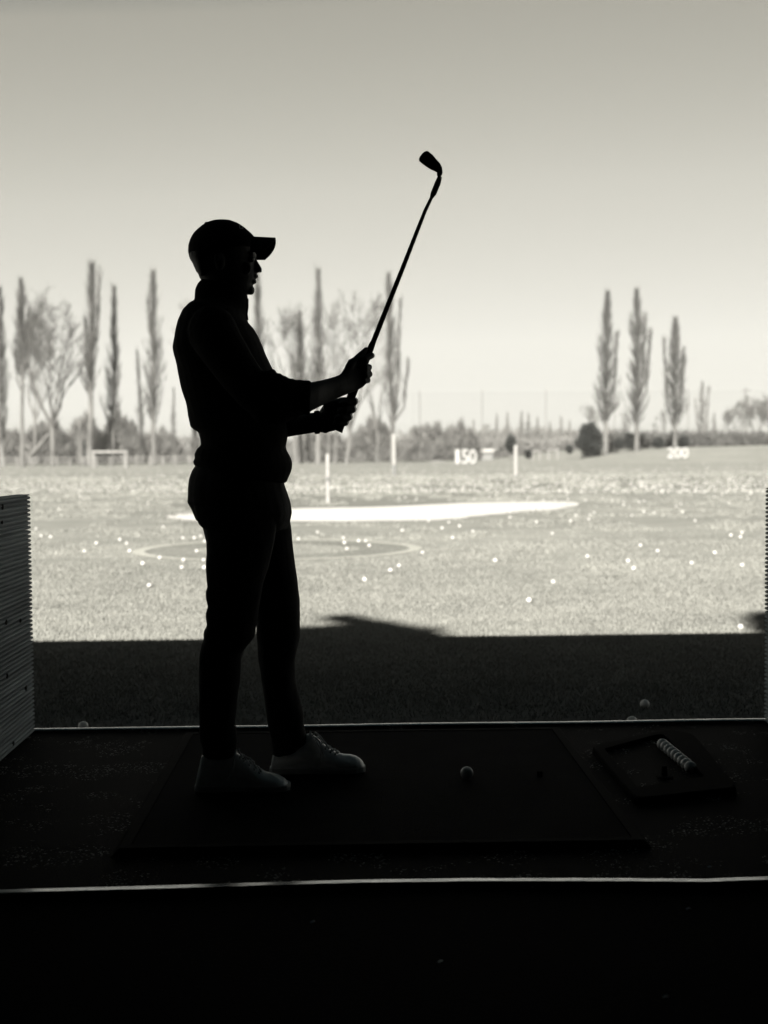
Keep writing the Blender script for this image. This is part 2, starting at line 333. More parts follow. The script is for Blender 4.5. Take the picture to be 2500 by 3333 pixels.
# ================================================================ shelter (roof that shades the bay)
sh = empty('range_shelter', (0, -.5, 0)); tag(sh, 'dark open-fronted driving range shelter over the black floor', 'shelter')
mb = MB(); mb.add([(-9.6, 3.96, 2.64), (9.6, 3.96, 2.64), (9.6, 3.96, 2.72), (-9.6, 3.96, 2.72), (-9.6, -4.6, 2.64), (9.6, -4.6, 2.64), (9.6, -4.6, 3.2), (-9.6, -4.6, 3.2)],
                  [(0, 1, 2, 3), (7, 6, 5, 4), (3, 2, 6, 7), (4, 5, 1, 0), (1, 5, 6, 2), (4, 0, 3, 7)])
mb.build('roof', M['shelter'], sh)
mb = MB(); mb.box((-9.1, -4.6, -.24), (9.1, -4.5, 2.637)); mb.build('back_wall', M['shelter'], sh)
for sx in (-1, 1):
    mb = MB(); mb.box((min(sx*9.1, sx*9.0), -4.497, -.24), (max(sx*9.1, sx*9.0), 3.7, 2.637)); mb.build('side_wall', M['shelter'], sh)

# ================================================================ bay dividers
def divider(x, sgn, label):
    root = empty('bay_divider', (x, 4.2, FZ)); tag(root, label, 'bay divider')
    y0, y1 = 2.5, 5.14; bh = .1365; T = .056; top = .943
    for bi in range(7):
        z0 = FZ+bi*bh+.001; z1 = z0+bh-.0011; nr = 8
        prof = []
        for k in range(nr):
            zc = z0+(k+.5)*(z1-z0)/nr; hw = (z1-z0)/nr/2
            for t_, dp in ((-.96, .0125), (-.80, .0120), (-.66, .0045), (-.42, .0015), (-.1, 0), (.25, .0006), (.52, .0028), (.68, .0060), (.80, .0122)): prof.append((zc+t_*hw, dp))
        prof.append((z1, .0125))
        ysn = np.linspace(y0, y1, 40); rings = []
        for y in ysn:
            j = .0012*noise.noise(Vector((y*2, bi*5+x, 0)))
            fz = [(x + sgn*(0-d)+j, y, z+.0015*noise.noise(Vector((y*1.5, bi*3, x)))) for z, d in prof]
            bk = [(x - sgn*(T-d)+j, y, z) for z, d in reversed(prof)]
            rings.append([Vector(q) for q in fz+bk])
        mb = MB(); mb.rings(rings); mb.build('board', M['wood'], root)
    mb = MB(); mb.box((x-sgn*T/2-T/2+.003, y0, FZ+7*bh+.001), (x-sgn*T/2+T/2-.003, y1, FZ+7*bh+.006)); mb.build('top_rail', M['wood'], root)
    mb = MB(); mb.box((x-.04-sgn*T/2, y0-.09, FZ), (x+.04-sgn*T/2, y0-.003, FZ+7*bh+.012)); mb.build('post', M['wood'], root)
    return root
DL = divider(-1.280, 1, 'grey grooved timber divider at the left edge, its boards catching light')
divider(1.688, -1, 'dark grooved timber divider seen edge-on at the right edge')
for (px, py, rr_) in ((10, 1650, .010), (8, 1700, .007), (22, 2025, .010), (68, 2020, .008), (25, 2200, .009), (86, 2240, .011), (45, 2420, .008)):
    r_ = ray(px, py); t_ = (-1.279-CAM.x)/r_.x; q = CAM+r_*t_
    mb = MB(); mb.ball((-1.2805, q.y, q.z), (.0040, rr_*1.2, rr_*1.1), 14, 8); mb.build('knot', M['knot'], DL, True)

# ================================================================ hitting mat, tray, tees
hm = empty('hitting_mat', (.08, 4.28, 0)); tag(hm, 'large square dark turf hitting mat the golfer stands on', 'hitting mat')
x0, x1, y0, y1 = -.672, .838, 3.505, 5.03
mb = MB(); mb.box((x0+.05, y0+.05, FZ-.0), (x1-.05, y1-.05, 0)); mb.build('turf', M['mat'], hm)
def frame(x0, x1, y0, y1, wi, z0, z1, m, name, parent):
    mb = MB(); o = [(x0, y0), (x1, y0), (x1, y1), (x0, y1)]; i1 = [(x0+.02, y0+.02), (x1-.02, y0+.02), (x1-.02, y1-.02), (x0+.02, y1-.02)]; i2 = [(x0+wi, y0+wi), (x1-wi, y0+wi), (x1-wi, y1-wi), (x0+wi, y1-wi)]
    v = [(a, b_, z0) for a, b_ in o]+[(a, b_, z1) for a, b_ in i1]+[(a, b_, z1) for a, b_ in i2]+[(a, b_, z0) for a, b_ in i2]
    f = []
    for k in range(3):
        for i in range(4): f.append((k*4+i, k*4+(i+1) % 4, (k+1)*4+(i+1) % 4, (k+1)*4+i))
    mb.add(v, f); return mb.build(name, m, parent)
frame(x0, x1, y0, y1, .047, FZ+.0005, .0015, M['bevel'], 'rubber_edge', hm)
q = G(1757, 2527, 0)
mb = MB(); mb.tube([q+Vector((0, 0, -.01)), q+Vector((0, 0, .018))], .0095, 16); mb.tube([q+Vector((0, 0, .018)), q+Vector((0, 0, .0185))], .0095, 16)
tag(mb.build('rubber_tee', M['rubber']), 'short black rubber tee poking through the hitting mat right of the ball', 'golf tee')

tray = empty('ball_tray', (1.09, 4.4, FZ)); tag(tray, 'black rubber ball tray with rounded corners beside the mat', 'ball tray')
def rounded(pts, r, k=5):
    out = []
    for i in range(len(pts)):
        p, q, s = [Vector(pts[(i+d) % len(pts)]+(0,)) for d in (-1, 0, 1)]
        a = (p-q).normalized()*r+q; b_ = (s-q).normalized()*r+q
        for j in range(k+1): u = j/k; v = a*(1-u)**2+q*2*u*(1-u)+b_*u*u; out.append((v.x, v.y))
    return out
outer = rounded([(.885, 3.93), (1.25, 4.05), (1.32, 4.84), (1.26, 4.95), (.885, 4.68)], .05)
inner = rounded([(.925, 4.07), (1.18, 4.20), (1.20, 4.84), (1.17, 4.84), (.925, 4.62)], .02)
mb = MB(); n = len(outer); cxy = (1.09, 4.45)
def shr(pts, k): return [(cxy[0]+(a-cxy[0])*k, cxy[1]+(b_-cxy[1])*k) for a, b_ in pts]
rg = [[Vector((a, b_, z)) for a, b_ in pts] for pts, z in ((outer, FZ+.0006), (shr(outer, .985), FZ+.02), (shr(outer, .965), FZ+.023), (inner, FZ+.023), (inner, FZ+.004))]
mb.rings(rg, cap=False); mb.build('rim', M['rubber'], tray)
mb = MB(); mb.add([(a, b_, FZ+.006) for a, b_ in shr(inner, .999)], [tuple(range(len(inner)))]); mb.build('turf_inlay', M['granulate'], tray)
tb = G(2163, 2528, FZ+.008)
mb = MB(); mb.tube([tb, tb+Vector((0, 0, .002)), tb+Vector((0, 0, .004))], [.029, .029, .02], 24)
o = mb.build('rubber_tee', M['bevel'])
mb2 = MB(); mb2.tube([tb+Vector((0, 0, .004)), tb+Vector((0, 0, .036))], [.0095, .0085], 16); mb2.build('stem', M['bevel'], o)
tag(o, 'black rubber tee with a round base standing in the ball tray', 'golf tee')

# ================================================================ golf balls
bm = bmesh.new(); bmesh.ops.create_icosphere(bm, subdivisions=4, radius=.02135)
bme = bpy.data.meshes.new('golf_ball'); 
pts_d = []
for i in range(130):
    zz = 1-2*(i+.5)/130; a = i*2.399963; pts_d.append(Vector((math.sqrt(1-zz*zz)*math.cos(a), math.sqrt(1-zz*zz)*math.sin(a), zz)))
for v in bm.verts:
    d = max(v.co.normalized().dot(p) for p in pts_d); ang = math.acos(min(1, d))
    if ang < .14: v.co *= 1-.010*(1-(ang/.14)**2)
bm.to_mesh(bme); bm.free(); bme.polygons.foreach_set('use_smooth', [True]*len(bme.polygons)); bme.materials.append(M['ball'])
bml = bpy.data.meshes.new('golf_ball_low'); bm = bmesh.new(); bmesh.ops.create_icosphere(bm, subdivisions=2, radius=.02135); bm.to_mesh(bml); bm.free()
bml.polygons.foreach_set('use_smooth', [True]*len(bml.polygons)); bml.materials.append(M['ball_sunlit'])
def golf_ball(p, label, group=None, me=bme):
    o = bpy.data.objects.new('golf_ball', me); COL.objects.link(o); o.location = p; o.rotation_euler = (random.random()*6, random.random()*6, 0)
    tag(o, label, 'golf ball', group); return o
q = G(1520, 2536, 0); golf_ball(q+Vector((0, 0, .0213)), 'white dimpled golf ball alone on the dark hitting mat, ready to be struck')
ordn = ['farthest', 'second farthest', 'third farthest', 'fourth farthest', 'middle', 'fourth nearest', 'third nearest', 'second nearest', 'nearest']
a0, a1 = P(2157, 2440, 4.69), P(2247, 2520, 4.34)
for i in range(9):
    p = a0.lerp(a1, i/8); golf_ball((p.x, p.y, .001), '%s of the nine golf balls lined up in the black tray' % ordn[i], 'nine golf balls in the ball tray')
for px, py, lb in ((2099, 2290, 'lone bright golf ball in the shaded grass at the right'), (271, 2362, 'golf ball hidden up to its top behind the metal strip, left of the golfer'),
                   (2057, 2345, 'golf ball showing just its top behind the metal strip at the right')):
    q = G(px, py, GZ+.02); golf_ball((q.x, max(q.y, 5.25), GZ+(.002 if px in (1480, 2434) else .017)), lb)
sun7 = [(79,237),(251,227),(326,218),(384,242),(297,270),(280,202),(545,180),(658,201),(727,251),(806,196),(885,188),(830,172),(890,170),(908,159),(1035,125),(1102,112),(1124,108),(1122,155),(1166,160),(1262,132),(1281,121),(1289,156),(1343,195),(1498,258),(1545,247),(1539,266),(1428,335),(1329,381),(1181,327),(1107,303),(1054,371),(1078,404),(878,352),(731,463),(626,544),(480,369),(166,335),(65,393),(28,412),(1547,390),(1070,172),(193,195),(621,98),(388,100),(455,88),(63,97),(92,93),(140,98),(485,78),(490,101),(710,72),(913,67),(945,98),(987,106),(1425,90),(1490,115),(1572,100),(1176,72),(1200,70),(1460,80),(1035,112),(740,105),(690,105),(870,105),(795,102),(1540,662)]
sun6 = [(157,230),(178,261),(219,265),(255,144),(347,92),(363,97),(382,95),(405,92),(348,118),(204,86),(291,86),(197,42),(441,62),(597,99),(550,121),(640,118),(464,151),(705,221),(416,293),(366,330),(518,277),(548,294),(561,327),(617,382),(645,479),(691,357),(793,367),(786,400),(790,270),(840,270),(868,262),(880,367),(850,327),(885,285),(883,400),(1371,245),(1290,274),(1484,270),(1488,291),(1498,318),(1550,283),(1580,283),(1595,304),(1575,453)]
pts = [(1250+a/1.327, 1550+b_/1.327) for a, b_ in sun7]+[(a/1.327, 1550+b_/1.327) for a, b_ in sun6]
LBL = 'small white golf ball lying out on the sunlit grass of the range'; GRP = 'golf balls scattered on the sunlit range'
SING = {(1250+626/1.327): 'lone golf ball on sunlit grass nearest the shadow edge, right of centre', 645/1.327: 'lone golf ball on sunlit grass nearest the shadow edge, left of the golfer',
 1250+731/1.327: 'faint golf ball half sunk in the sunlit grass right of centre', 1250+480/1.327: 'golf ball on open sunlit grass between the club line and the near right balls',
 1575/1.327: 'nearest golf ball on the sunlit grass just right of the golfer\'s thigh', 1250+1329/1.327: 'golf ball alone on the sunlit grass near the right edge, nearer than its neighbours',
 617/1.327: 'golf ball just in front of the left rim of the target ring', 1250+166/1.327: 'golf ball just right and in front of the target ring', 1250+878/1.327: 'golf ball alone on the sunlit grass, left of a near pair',
 1250+1540/1.327: 'golf ball at the very edge of the shadow near the right divider'}
def region(px, py):
    side = 'left' if px < 800 else 'right'
    far_ = py < 1650
    if far_: return ('small white golf ball on the far grass beyond the sand, %s of the golfer' % side, 'golf balls beyond the sand, %s of the golfer' % side)
    return ('white golf ball on the sunlit grass nearer than the sand, %s of the golfer' % side, 'golf balls nearer than the sand, %s of the golfer' % side)
for px, py in pts:
    q = G(px, py+2, GZ)
    if px in SING: golf_ball((q.x, q.y, GZ+.019), SING[px], None, bml)
    else: golf_ball((q.x, q.y, GZ+.019), *region(px, py), bml)
random.seed(11); cnt = 0
while cnt < 180:
    px = random.uniform(5, 2490); py = 1518+random.random()**1.3*95
    if 600 < px < 950: continue
    q = G(px, py, GZ)
    if q.y > 150 or q.y < 20: continue
    golf_ball((q.x, q.y, GZ+.03), *region(px, py), bml); cnt += 1
tris = []
bmv = np.array([tuple(v.co) for v in bml.vertices]); bmf = np.array([tuple(p.vertices) for p in bml.polygons])
k = 0
while k < 2600:
    px = random.uniform(-20, 2520); py = 1506+random.random()*100; q = G(px, py, GZ)
    if q.y > 155 or q.y < 32: continue
    tris.append(bmv[bmf]+np.array([q.x, q.y, GZ+.03])); k += 1
tag(link('far_golf_balls', tri_mesh('far_golf_balls', np.concatenate(tris)), M['ball_sunlit']), 'countless tiny white golf balls strewn over the far end of the field', 'golf balls', kind='stuff')

# ================================================================ posts, numbers, goals, net
def marker_post(px, yt, yb, bands, label, w_px, name='marker_post'):
    q = G(px, yb, GZ); s = q.y/F; rad = w_px*s/2
    top = P(px, yt, q.y).z; root = empty(name, (q.x, q.y, GZ)); tag(root, label, 'marker post')
    for (t0, t1, m, nm) in bands:
        z0 = GZ+(top-GZ)*t0; z1 = GZ+(top-GZ)*t1; mb = MB()
        if t1 == 1: mb.tube([(q.x, q.y, z0), (q.x, q.y, z1-rad), (q.x, q.y, z1-rad*.4), (q.x, q.y, z1)], [rad, rad, rad*.8, rad*.3], 16)
        else: mb.tube([(q.x, q.y, z0), (q.x, q.y, z1)], rad, 16)
        mb.build(nm, m, root, False)
    return q
marker_post(1068, 1477, 1638, [(0, .44, M['post'], 'white_section'), (.44, .54, M['post_band'], 'faded_band'), (.54, 1, M['post'], 'white_section')], 'short thick post with two white sections and a grey band, right of the golfer', 13)
marker_post(1679, 1449, 1551, [(0, .05, M['post_band'], 'faded_base'), (.05, 1, M['post'], 'white_section')], 'plain white marker post out on the range, right of the 150 sign', 12)
marker_post(1283, 1412, 1548, [(0, .26, M['post_band'], 'faded_base'), (.26, 1, M['post'], 'white_section')], 'tall slim white post in front of the double-stemmed poplar', 12)
def number_sign(text, pxc, yb, yt, w_px, Y, label):
    p = P(pxc, yb, Y); h = P(pxc, yt, Y).z-p.z; W = w_px*Y/F
    root = empty('distance_sign', (p.x, p.y, p.z)); tag(root, label, 'distance sign')
    for i, ch in enumerate(text):
        cu = bpy.data.curves.new('digit', 'FONT'); cu.body = ch; cu.extrude = .04; cu.offset = .008; cu.size = 1
        t_ = bpy.data.objects.new('digit', cu); COL.objects.link(t_); dg = bpy.context.evaluated_depsgraph_get(); dg.update()
        me = bpy.data.meshes.new_from_object(t_.evaluated_get(dg)); bpy.data.objects.remove(t_)
        co = np.array([tuple(v.co) for v in me.vertices]); mn, mx_ = co.min(0), co.max(0); cw = W/3*(.55 if ch == '1' else .96)
        xc = p.x + (i-1)*W/3*1.02
        out = np.zeros_like(co); out[:, 0] = xc+(co[:, 0]-(mn[0]+mx_[0])/2)*cw/(mx_[0]-mn[0]); out[:, 2] = p.z+.0+(co[:, 1]-mn[1])*h/(mx_[1]-mn[1]); out[:, 1] = p.y-co[:, 2]
        me.vertices.foreach_set('co', out.ravel()); me.update(); me.materials.clear(); me.materials.append(M['number'])
        me.name = 'digit'; link('digit', me, None, root)
    mb = MB(); mb.box((p.x-W*.47, p.y+.06, p.z+h*.3), (p.x+W*.47, p.y+.12, p.z+h*.38)); mb.box((p.x-W*.3, p.y+.06, p.z-.4), (p.x-W*.27, p.y+.12, p.z+h*.3)); mb.box((p.x+W*.27, p.y+.06, p.z-.4), (p.x+W*.3, p.y+.12, p.z+h*.3)); mb.build('support', M['post_band'], root)
number_sign('150', 1514, 1509, 1463, 74, 148, 'free-standing white 150 yard numerals on the far grass')
number_sign('200', 2206, 1491, 1456, 70, 160, 'free-standing white 200 yard numerals by the bank at the right')
def goal(x0p, x1p, ybp, ytp, Y, label, rr_=.07):
    a, b_ = P(x0p, ybp, Y), P(x1p, ybp, Y); h = P(x0p, ytp, Y).z; z = gz(a.x, Y)
    root = empty('football_goal', ((a.x+b_.x)/2, Y, z)); tag(root, label, 'football goal')
    for x in (a.x, b_.x):
        mb = MB(); mb.tube([(x, Y, z), (x, Y, h)], rr_, 8); mb.build('goal_post', M['goal'], root)
    mb = MB(); mb.tube([(a.x-rr_, Y, h+rr_), (b_.x+rr_, Y, h+rr_)], rr_, 8); mb.build('crossbar', M['goal'], root)
    mb = MB()
    for x in (a.x, b_.x): mb.tube([(x, Y+.1, h), (x, Y+1.2, z+.1)], .04, 6)
    mb.build('net_stay', M['goal'], root)
goal(306, 411, 1520, 1477, 138, 'small white football goal beneath the poplars left of the golfer', .16)
goal(1786, 1815, 1490, 1468, 200, 'small far football goal beside the round dark evergreen', .13)
goal(1733, 1757, 1492, 1472, 204, 'smallest far football goal, just left of the other one', .13)
# clubhouse-like low building far away
bl = empty('low_building', (P(1508, 1490, 240).x, 243, GZ)); tag(bl, 'low pale building far behind the 150 numerals', 'building')
xa, xb = P(1418, 1480, 240).x, P(1604, 1480, 240).x; zt = P(1508, 1462, 240).z; zr = P(1508, 1453, 240).z; zb = P(1508, 1472, 240).z
mb = MB(); mb.box((xa, 240, GZ), (xb, 246, zb)); mb.build('wall', M['post_band'], bl)
mb = MB(); mb.box((xa-.3, 239.6, zb), (xb+.3, 246.4, zt)); mb.build('fascia', M['wall'], bl)
xc, xd = P(1483, 1460, 240).x, P(1548, 1460, 240).x
mb = MB(); mb.add([(xc, 240, zt), (xd, 240, zt), (xd, 246, zt), (xc, 246, zt), (xc+.6, 243, zr+.3), (xd-.6, 243, zr+.3)], [(3,2,1,0),(0, 1, 5, 4), (2, 3, 4, 5), (1, 2, 5), (3, 0, 4)]); mb.build('roof', M['roofing'], bl)
sheet('path', gp([(1442, 1489), (1458, 1489), (1462, 1494), (1450, 1500), (1418, 1505), (1404, 1507), (1408, 1502), (1432, 1497), (1446, 1493)]), GZ+.02, M['path'])
# leaning pale trunk between the left trees
mb = MB(); A_, B_ = P(93, 1492, 172), P(158, 1412, 172); mb.tube([A_, A_.lerp(B_, .5)+Vector((0, 0, -.1)), B_], [.38, .30, .2], 8)
tag(mb.build('fallen_tree', M['bark'], smooth=True), 'pale bare trunk leaning against the broad tree at the left', 'fallen tree')
# post and rail fence under the left trees
fe = empty('rail_fence', (P(300, 1512, 163).x, 163, GZ)); tag(fe, 'low pale post and rail fence along the foot of the left trees', 'fence')
xa, xb = P(-30, 1515, 163).x, P(660, 1515, 163).x
for i in range(17):
    x = xa+(xb-xa)*i/16; mb = MB(); mb.box((x-.09, 162.9, GZ), (x+.09, 163.1, GZ+1.2)); mb.build('fence_post', M['path2'], fe)
for z in (.5, 1.0):
    mb = MB(); mb.box((xa, 163.1+.003, GZ+z), (xb, 163.16, GZ+z+.12)); mb.build('rail', M['path2'], fe)
def pole(px, yt, yb, Y, r_, m, label, cross=False):
    p = P(px, yb, Y); top = P(px, yt, Y).z; z = gz(p.x, Y); mb = MB(); mb.tube([(p.x, Y, z), (p.x, Y, top)], [r_, r_*.7], 8)
    root = mb.build('pole', m); tag(root, label, 'pole')
    if cross: mb = MB(); mb.box((p.x-1.1, Y-.18, top-.9), (p.x+1.1, Y-.10, top-.7)); mb.build('crossarm', m, root)
pole(262, 1365, 1520, 165, .16, M['bark'], 'slim pale pole between the broad tree and the tallest left poplar')
pole(276, 1432, 1518, 168, .17, M['evergreen'], 'short dark post at the foot of the tallest left poplar')
pole(2427, 1258, 1450, 260, .13, M['twig_far'], 'faint far utility pole with a crossarm above the right hedge', True)
# netting
nm = bpy.data.materials.new('range_netting'); nm.use_nodes = True; t = nm.node_tree; t.nodes.remove(t.nodes['Principled BSDF']); out = t.nodes['Material Output']
ms = t.nodes.new('ShaderNodeMixShader'); tr_ = t.nodes.new('ShaderNodeBsdfTransparent'); df = t.nodes.new('ShaderNodeBsdfDiffuse'); df.inputs[0].default_value = (.08, .08, .075, 1)
ms.inputs[0].default_value = .06; t.links.new(tr_.outputs[0], ms.inputs[1]); t.links.new(df.outputs[0], ms.inputs[2]); t.links.new(ms.outputs[0], out.inputs[0])
ne = empty('safety_net', (P(1930, 1480, 300).x, 300, 0)); tag(ne, 'faint tall safety netting hung on poles across the far end', 'netting')
nx = [P(px, 1400, 300).x for px in (1338, 1367, 1570, 1777, 2000, 2240, 2560)]; ztop = P(1900, 1273, 300).z
for x in nx[1:]:
    mb = MB(); mb.tube([(x, 300, 0), (x, 300, ztop+.4)], .09, 6); mb.build('net_pole', M['twig_far'], ne)
mb = MB(); mb.add([(nx[0], 300.2, 0), (nx[-1], 300.2, 0), (nx[-1], 300.2, ztop), (nx[0], 300.2, ztop), (nx[0], 300.23, 0), (nx[-1], 300.23, 0), (nx[-1], 300.23, ztop), (nx[0], 300.23, ztop)], [(0, 1, 2, 3)])
mb.build('net', nm, ne)

# ================================================================ trees
def tri_tube(acc, pts, rs, n=3):
    prev = None; rings = []
    for i, p in enumerate(pts):
        d = (pts[min(i+1, len(pts)-1)]-pts[max(i-1, 0)]).normalized(); a = Vector((.3, 1, .1)) if abs(d.y) < .8 else Vector((1, 0, .2))
        u = d.cross(a).normalized(); v = d.cross(u)
        rings.append([p+(u*math.cos(2*math.pi*k/n)+v*math.sin(2*math.pi*k/n))*rs[i] for k in range(n)])
    for i in range(len(rings)-1):
        for k in range(n):
            a, b_, c, d = rings[i][k], rings[i][(k+1) % n], rings[i+1][(k+1) % n], rings[i+1][k]
            acc.append((a, b_, c)); acc.append((a, c, d))
def mk(acc): return np.array([[tuple(v) for v in t_] for t_ in acc], np.float32)
def poplar(pxb, yb, pxt, yt, hw, Y, label, seed, lo=.2, dens=1.0, m='twig', fat=1.0, stems=None, grp='bare poplar trees'):
    rnd = random.Random(seed); b0 = P(pxb, yb, Y); b0.z = gz(b0.x, Y)-.1; tp = P(pxt, yt, Y); H = (tp-b0).length; HW = hw*Y/F*1.5
    root = empty('bare_poplar', (b0.x, b0.y, b0.z)); tag(root, label, 'tree', grp)
    lead = []; nseg = 14
    wob = [Vector((noise.noise(Vector((seed, i*.4, 0))), noise.noise(Vector((seed, i*.4, 5))), 0)) for i in range(nseg+1)]
    for i in range(nseg+1):
        t_ = i/nseg; lead.append(b0.lerp(tp, t_)+(wob[i]-wob[0])*H*.012*math.sin(math.pi*min(1, t_*1.1)))
    def L(t_): f_ = max(0, min(.9999, t_))*nseg; i = int(f_); return lead[i].lerp(lead[i+1], f_-i)
    r0 = H*.0125*fat
    tm = []; k = int(nseg*max(lo, .12))+1
    tri_tube(tm, lead[:k+1], [r0*(1.25 if i == 0 else 1-.75*i/nseg) for i in range(k+1)], 8)
    link('trunk', tri_mesh('trunk', mk(tm)), M['bark'], root)
    acc = []; tri_tube(acc, lead[k:], [r0*(1-.80*(i+k)/nseg)*.9 for i in range(nseg+1-k)], 5)
    def env(t_):
        s = (t_-lo)/(1-lo)
        if s <= 0: return .1
        return min(1, .35+s*2.6)*(1-max(0, s-.45)/.55*.84)*(1 if s < .95 else .6)
    n = int(180*dens)
    lean = [(rnd.uniform(0, 6.28), rnd.uniform(.7, 1.25)) for _ in range(9)]
    for i in range(n):
        t_ = lo*.9+(1-lo*.9)*(i+rnd.random())/n; t_ = min(t_, .985); p0 = L(t_)
        Ln = H*rnd.uniform(.05, .15)*(1.3 if rnd.random() < .1 else 1); Ln = min(Ln, max(.025*H, (1.0-t_)*H*1.02)); te = min(1.0, t_+Ln/H*.96)
        az = rnd.uniform(0, 2*math.pi); ra = HW*env(te)*rnd.uniform(.35, 1.0)*lean[int(t_*8.9)][1]
        ra = min(ra, Ln*.8); off = Vector((math.cos(az), math.sin(az), 0)); zz = math.sqrt(max(.05, Ln*Ln-ra*ra))
        p1 = p0+off*ra*.55+Vector((0, 0, zz*.36)); p2 = p0+off*ra*.88+Vector((0, 0, zz*.68)); p3 = p0+off*ra+Vector((0, 0, zz))
        rb = .05*fat*(1-.5*t_)+.014
        tri_tube(acc, [p0, p1, p2, p3], [rb, rb*.75, rb*.5, .012])
        for j in range(int(8*dens)+1):
            u = rnd.uniform(.15, .95); q0 = p0.lerp(p1, u*3) if u < .33 else (p1.lerp(p2, (u-.33)*3) if u < .66 else p2.lerp(p3, (u-.66)*2.9))
            l2 = Ln*rnd.uniform(.22, .5); a2 = az+rnd.uniform(-1.8, 1.8); sp_ = rnd.uniform(.15, .6)
            d2 = Vector((math.cos(a2)*sp_, math.sin(a2)*sp_, 1)).normalized(); q1 = q0+d2*l2*.5+Vector((0, 0, .02)); q2 = q0+d2*l2+Vector((0, 0, l2*.1))
            tri_tube(acc, [q0, q1, q2], [.020, .014, .006])
    if stems:
        for (px_, py_, tb_) in stems:
            s0 = L(tb_); s1 = P(px_, py_, Y); mid = s0.lerp(s1, .25)+Vector(((s1.x-s0.x)*.45, 0, 0)); pp = [s0, mid, mid.lerp(s1, .5), s1]
            tri_tube(acc, pp, [r0*.5, r0*.4, r0*.25, .02], 4); HH = (s1-s0).length
            for i in range(int(60*dens)):
                u = rnd.uniform(.2, .97); q0 = mid.lerp(s1, (u-.2)/.8); az = rnd.uniform(0, 6.28); l2 = min(HH*rnd.uniform(.08, .2), HH*(1.03-u)); sp_ = rnd.uniform(.1, .35)
                d2 = Vector((math.cos(az)*sp_, math.sin(az)*sp_, 1)).normalized()
                q1 = q0+d2*l2; tri_tube(acc, [q0, q0.lerp(q1, .5), q1], [.04, .028, .012])
                for j in range(3):
                    a2 = rnd.uniform(0, 6.28); e_ = q0.lerp(q1, rnd.random()); e2 = e_+Vector((math.cos(a2)*.25, math.sin(a2)*.25, 1)).normalized()*l2*.4; tri_tube(acc, [e_, e2], [.022, .01])
    link('crown', tri_mesh('crown', mk(acc)), M[m], root)
    return root
def broad(pxb, yb, pxc, yt, hw, Y, label, seed, fork=.28, dens=1.0, m='twig', limbs=6, upright=1.0, thick=1.0, grp='bare broad-crowned trees'):
    rnd = random.Random(seed); b0 = P(pxb, yb, Y); b0.z = gz(b0.x, Y)-.1; tp = P(pxc, yt, Y); H = tp.z-b0.z; HW = hw*Y/F
    root = empty('bare_tree', (b0.x, b0.y, b0.z)); tag(root, label, 'tree', grp)
    fk = b0+Vector(((tp.x-b0.x)*fork, 0, H*fork)); r0 = H*.019*thick; tm = []
    tri_tube(tm, [b0, b0.lerp(fk, .15), b0.lerp(fk, .6)+Vector((.06, 0, 0)), fk], [r0*1.35, r0, r0*.9, r0*.85], 8)
    link('trunk', tri_mesh('trunk', mk(tm)), M['bark'], root)
    acc = []; cen = Vector((tp.x, b0.y, b0.z+H*(fork+1)/2)); a_, c_ = HW, H*(1-fork)/2*1.12
    def inside(p): return ((p.x-cen.x)/a_)**2+((p.y-cen.y)/a_)**2+((p.z-cen.z)/c_)**2
    def grow(p, d, ln, r_, lv):
        pts_ = [p]; q = p; dd = d.copy(); ns = 4
        for i in range(ns):
            dd = (dd+Vector((rnd.gauss(0, .16), rnd.gauss(0, .16), .07*upright+rnd.gauss(0, .08)))).normalized(); q = q+dd*ln/ns
            pts_.append(q)
            if inside(q) > 1.05: break
        tri_tube(acc, pts_, [r_*(1-.55*i/ns) for i in range(len(pts_))], 5 if lv < 2 else 3)
        if 1 <= lv <= 4:
            for k in range(int(4*dens)):
                e_ = pts_[rnd.randint(0, len(pts_)-1)]; l2 = H*rnd.uniform(.03, .08); d2 = (dd+Vector((rnd.gauss(0, .7), rnd.gauss(0, .7), rnd.gauss(.3, .3)))).normalized()
                m_ = e_+d2*l2*.5; tri_tube(acc, [e_, m_, m_+(d2+Vector((0, 0, .35))).normalized()*l2*.5], [.024, .018, .010])
                for _ in range(2): tri_tube(acc, [m_, m_+(d2+Vector((rnd.gauss(0, .5), rnd.gauss(0, .5), .3))).normalized()*l2*.5], [.016, .009])
        if lv >= 5 or inside(q) > 1.05: return
        kids = rnd.choice((2, 3, 3)) if lv < 3 else int(rnd.choice((2, 3, 3))*dens+.5)
        for k in range(kids):
            i = rnd.randint(max(1, len(pts_)-3), len(pts_)-1) if k else len(pts_)-1
            ax = Vector((rnd.gauss(0, 1), rnd.gauss(0, 1), rnd.gauss(0, .5))); nd = (dd+ax.normalized()*rnd.uniform(.3, .72)).normalized()
            grow(pts_[i], nd, ln*rnd.uniform(.62, .85), max(.014, r_*.5*rnd.uniform(.8, 1.1)), lv+1)
    for k in range(limbs):
        az = 2*math.pi*k/limbs+rnd.uniform(-.3, .3); sp_ = rnd.uniform(.28, .75)*(HW/(H*.3))**.7; d = Vector((math.cos(az)*sp_, math.sin(az)*sp_, 1)).normalized()
        st = fk.lerp(b0, rnd.uniform(0, .12)); grow(st, d, H*(1-fork)*.38, r0*.5, 0)
    link('crown', tri_mesh('crown', mk(acc)), M[m], root); return root

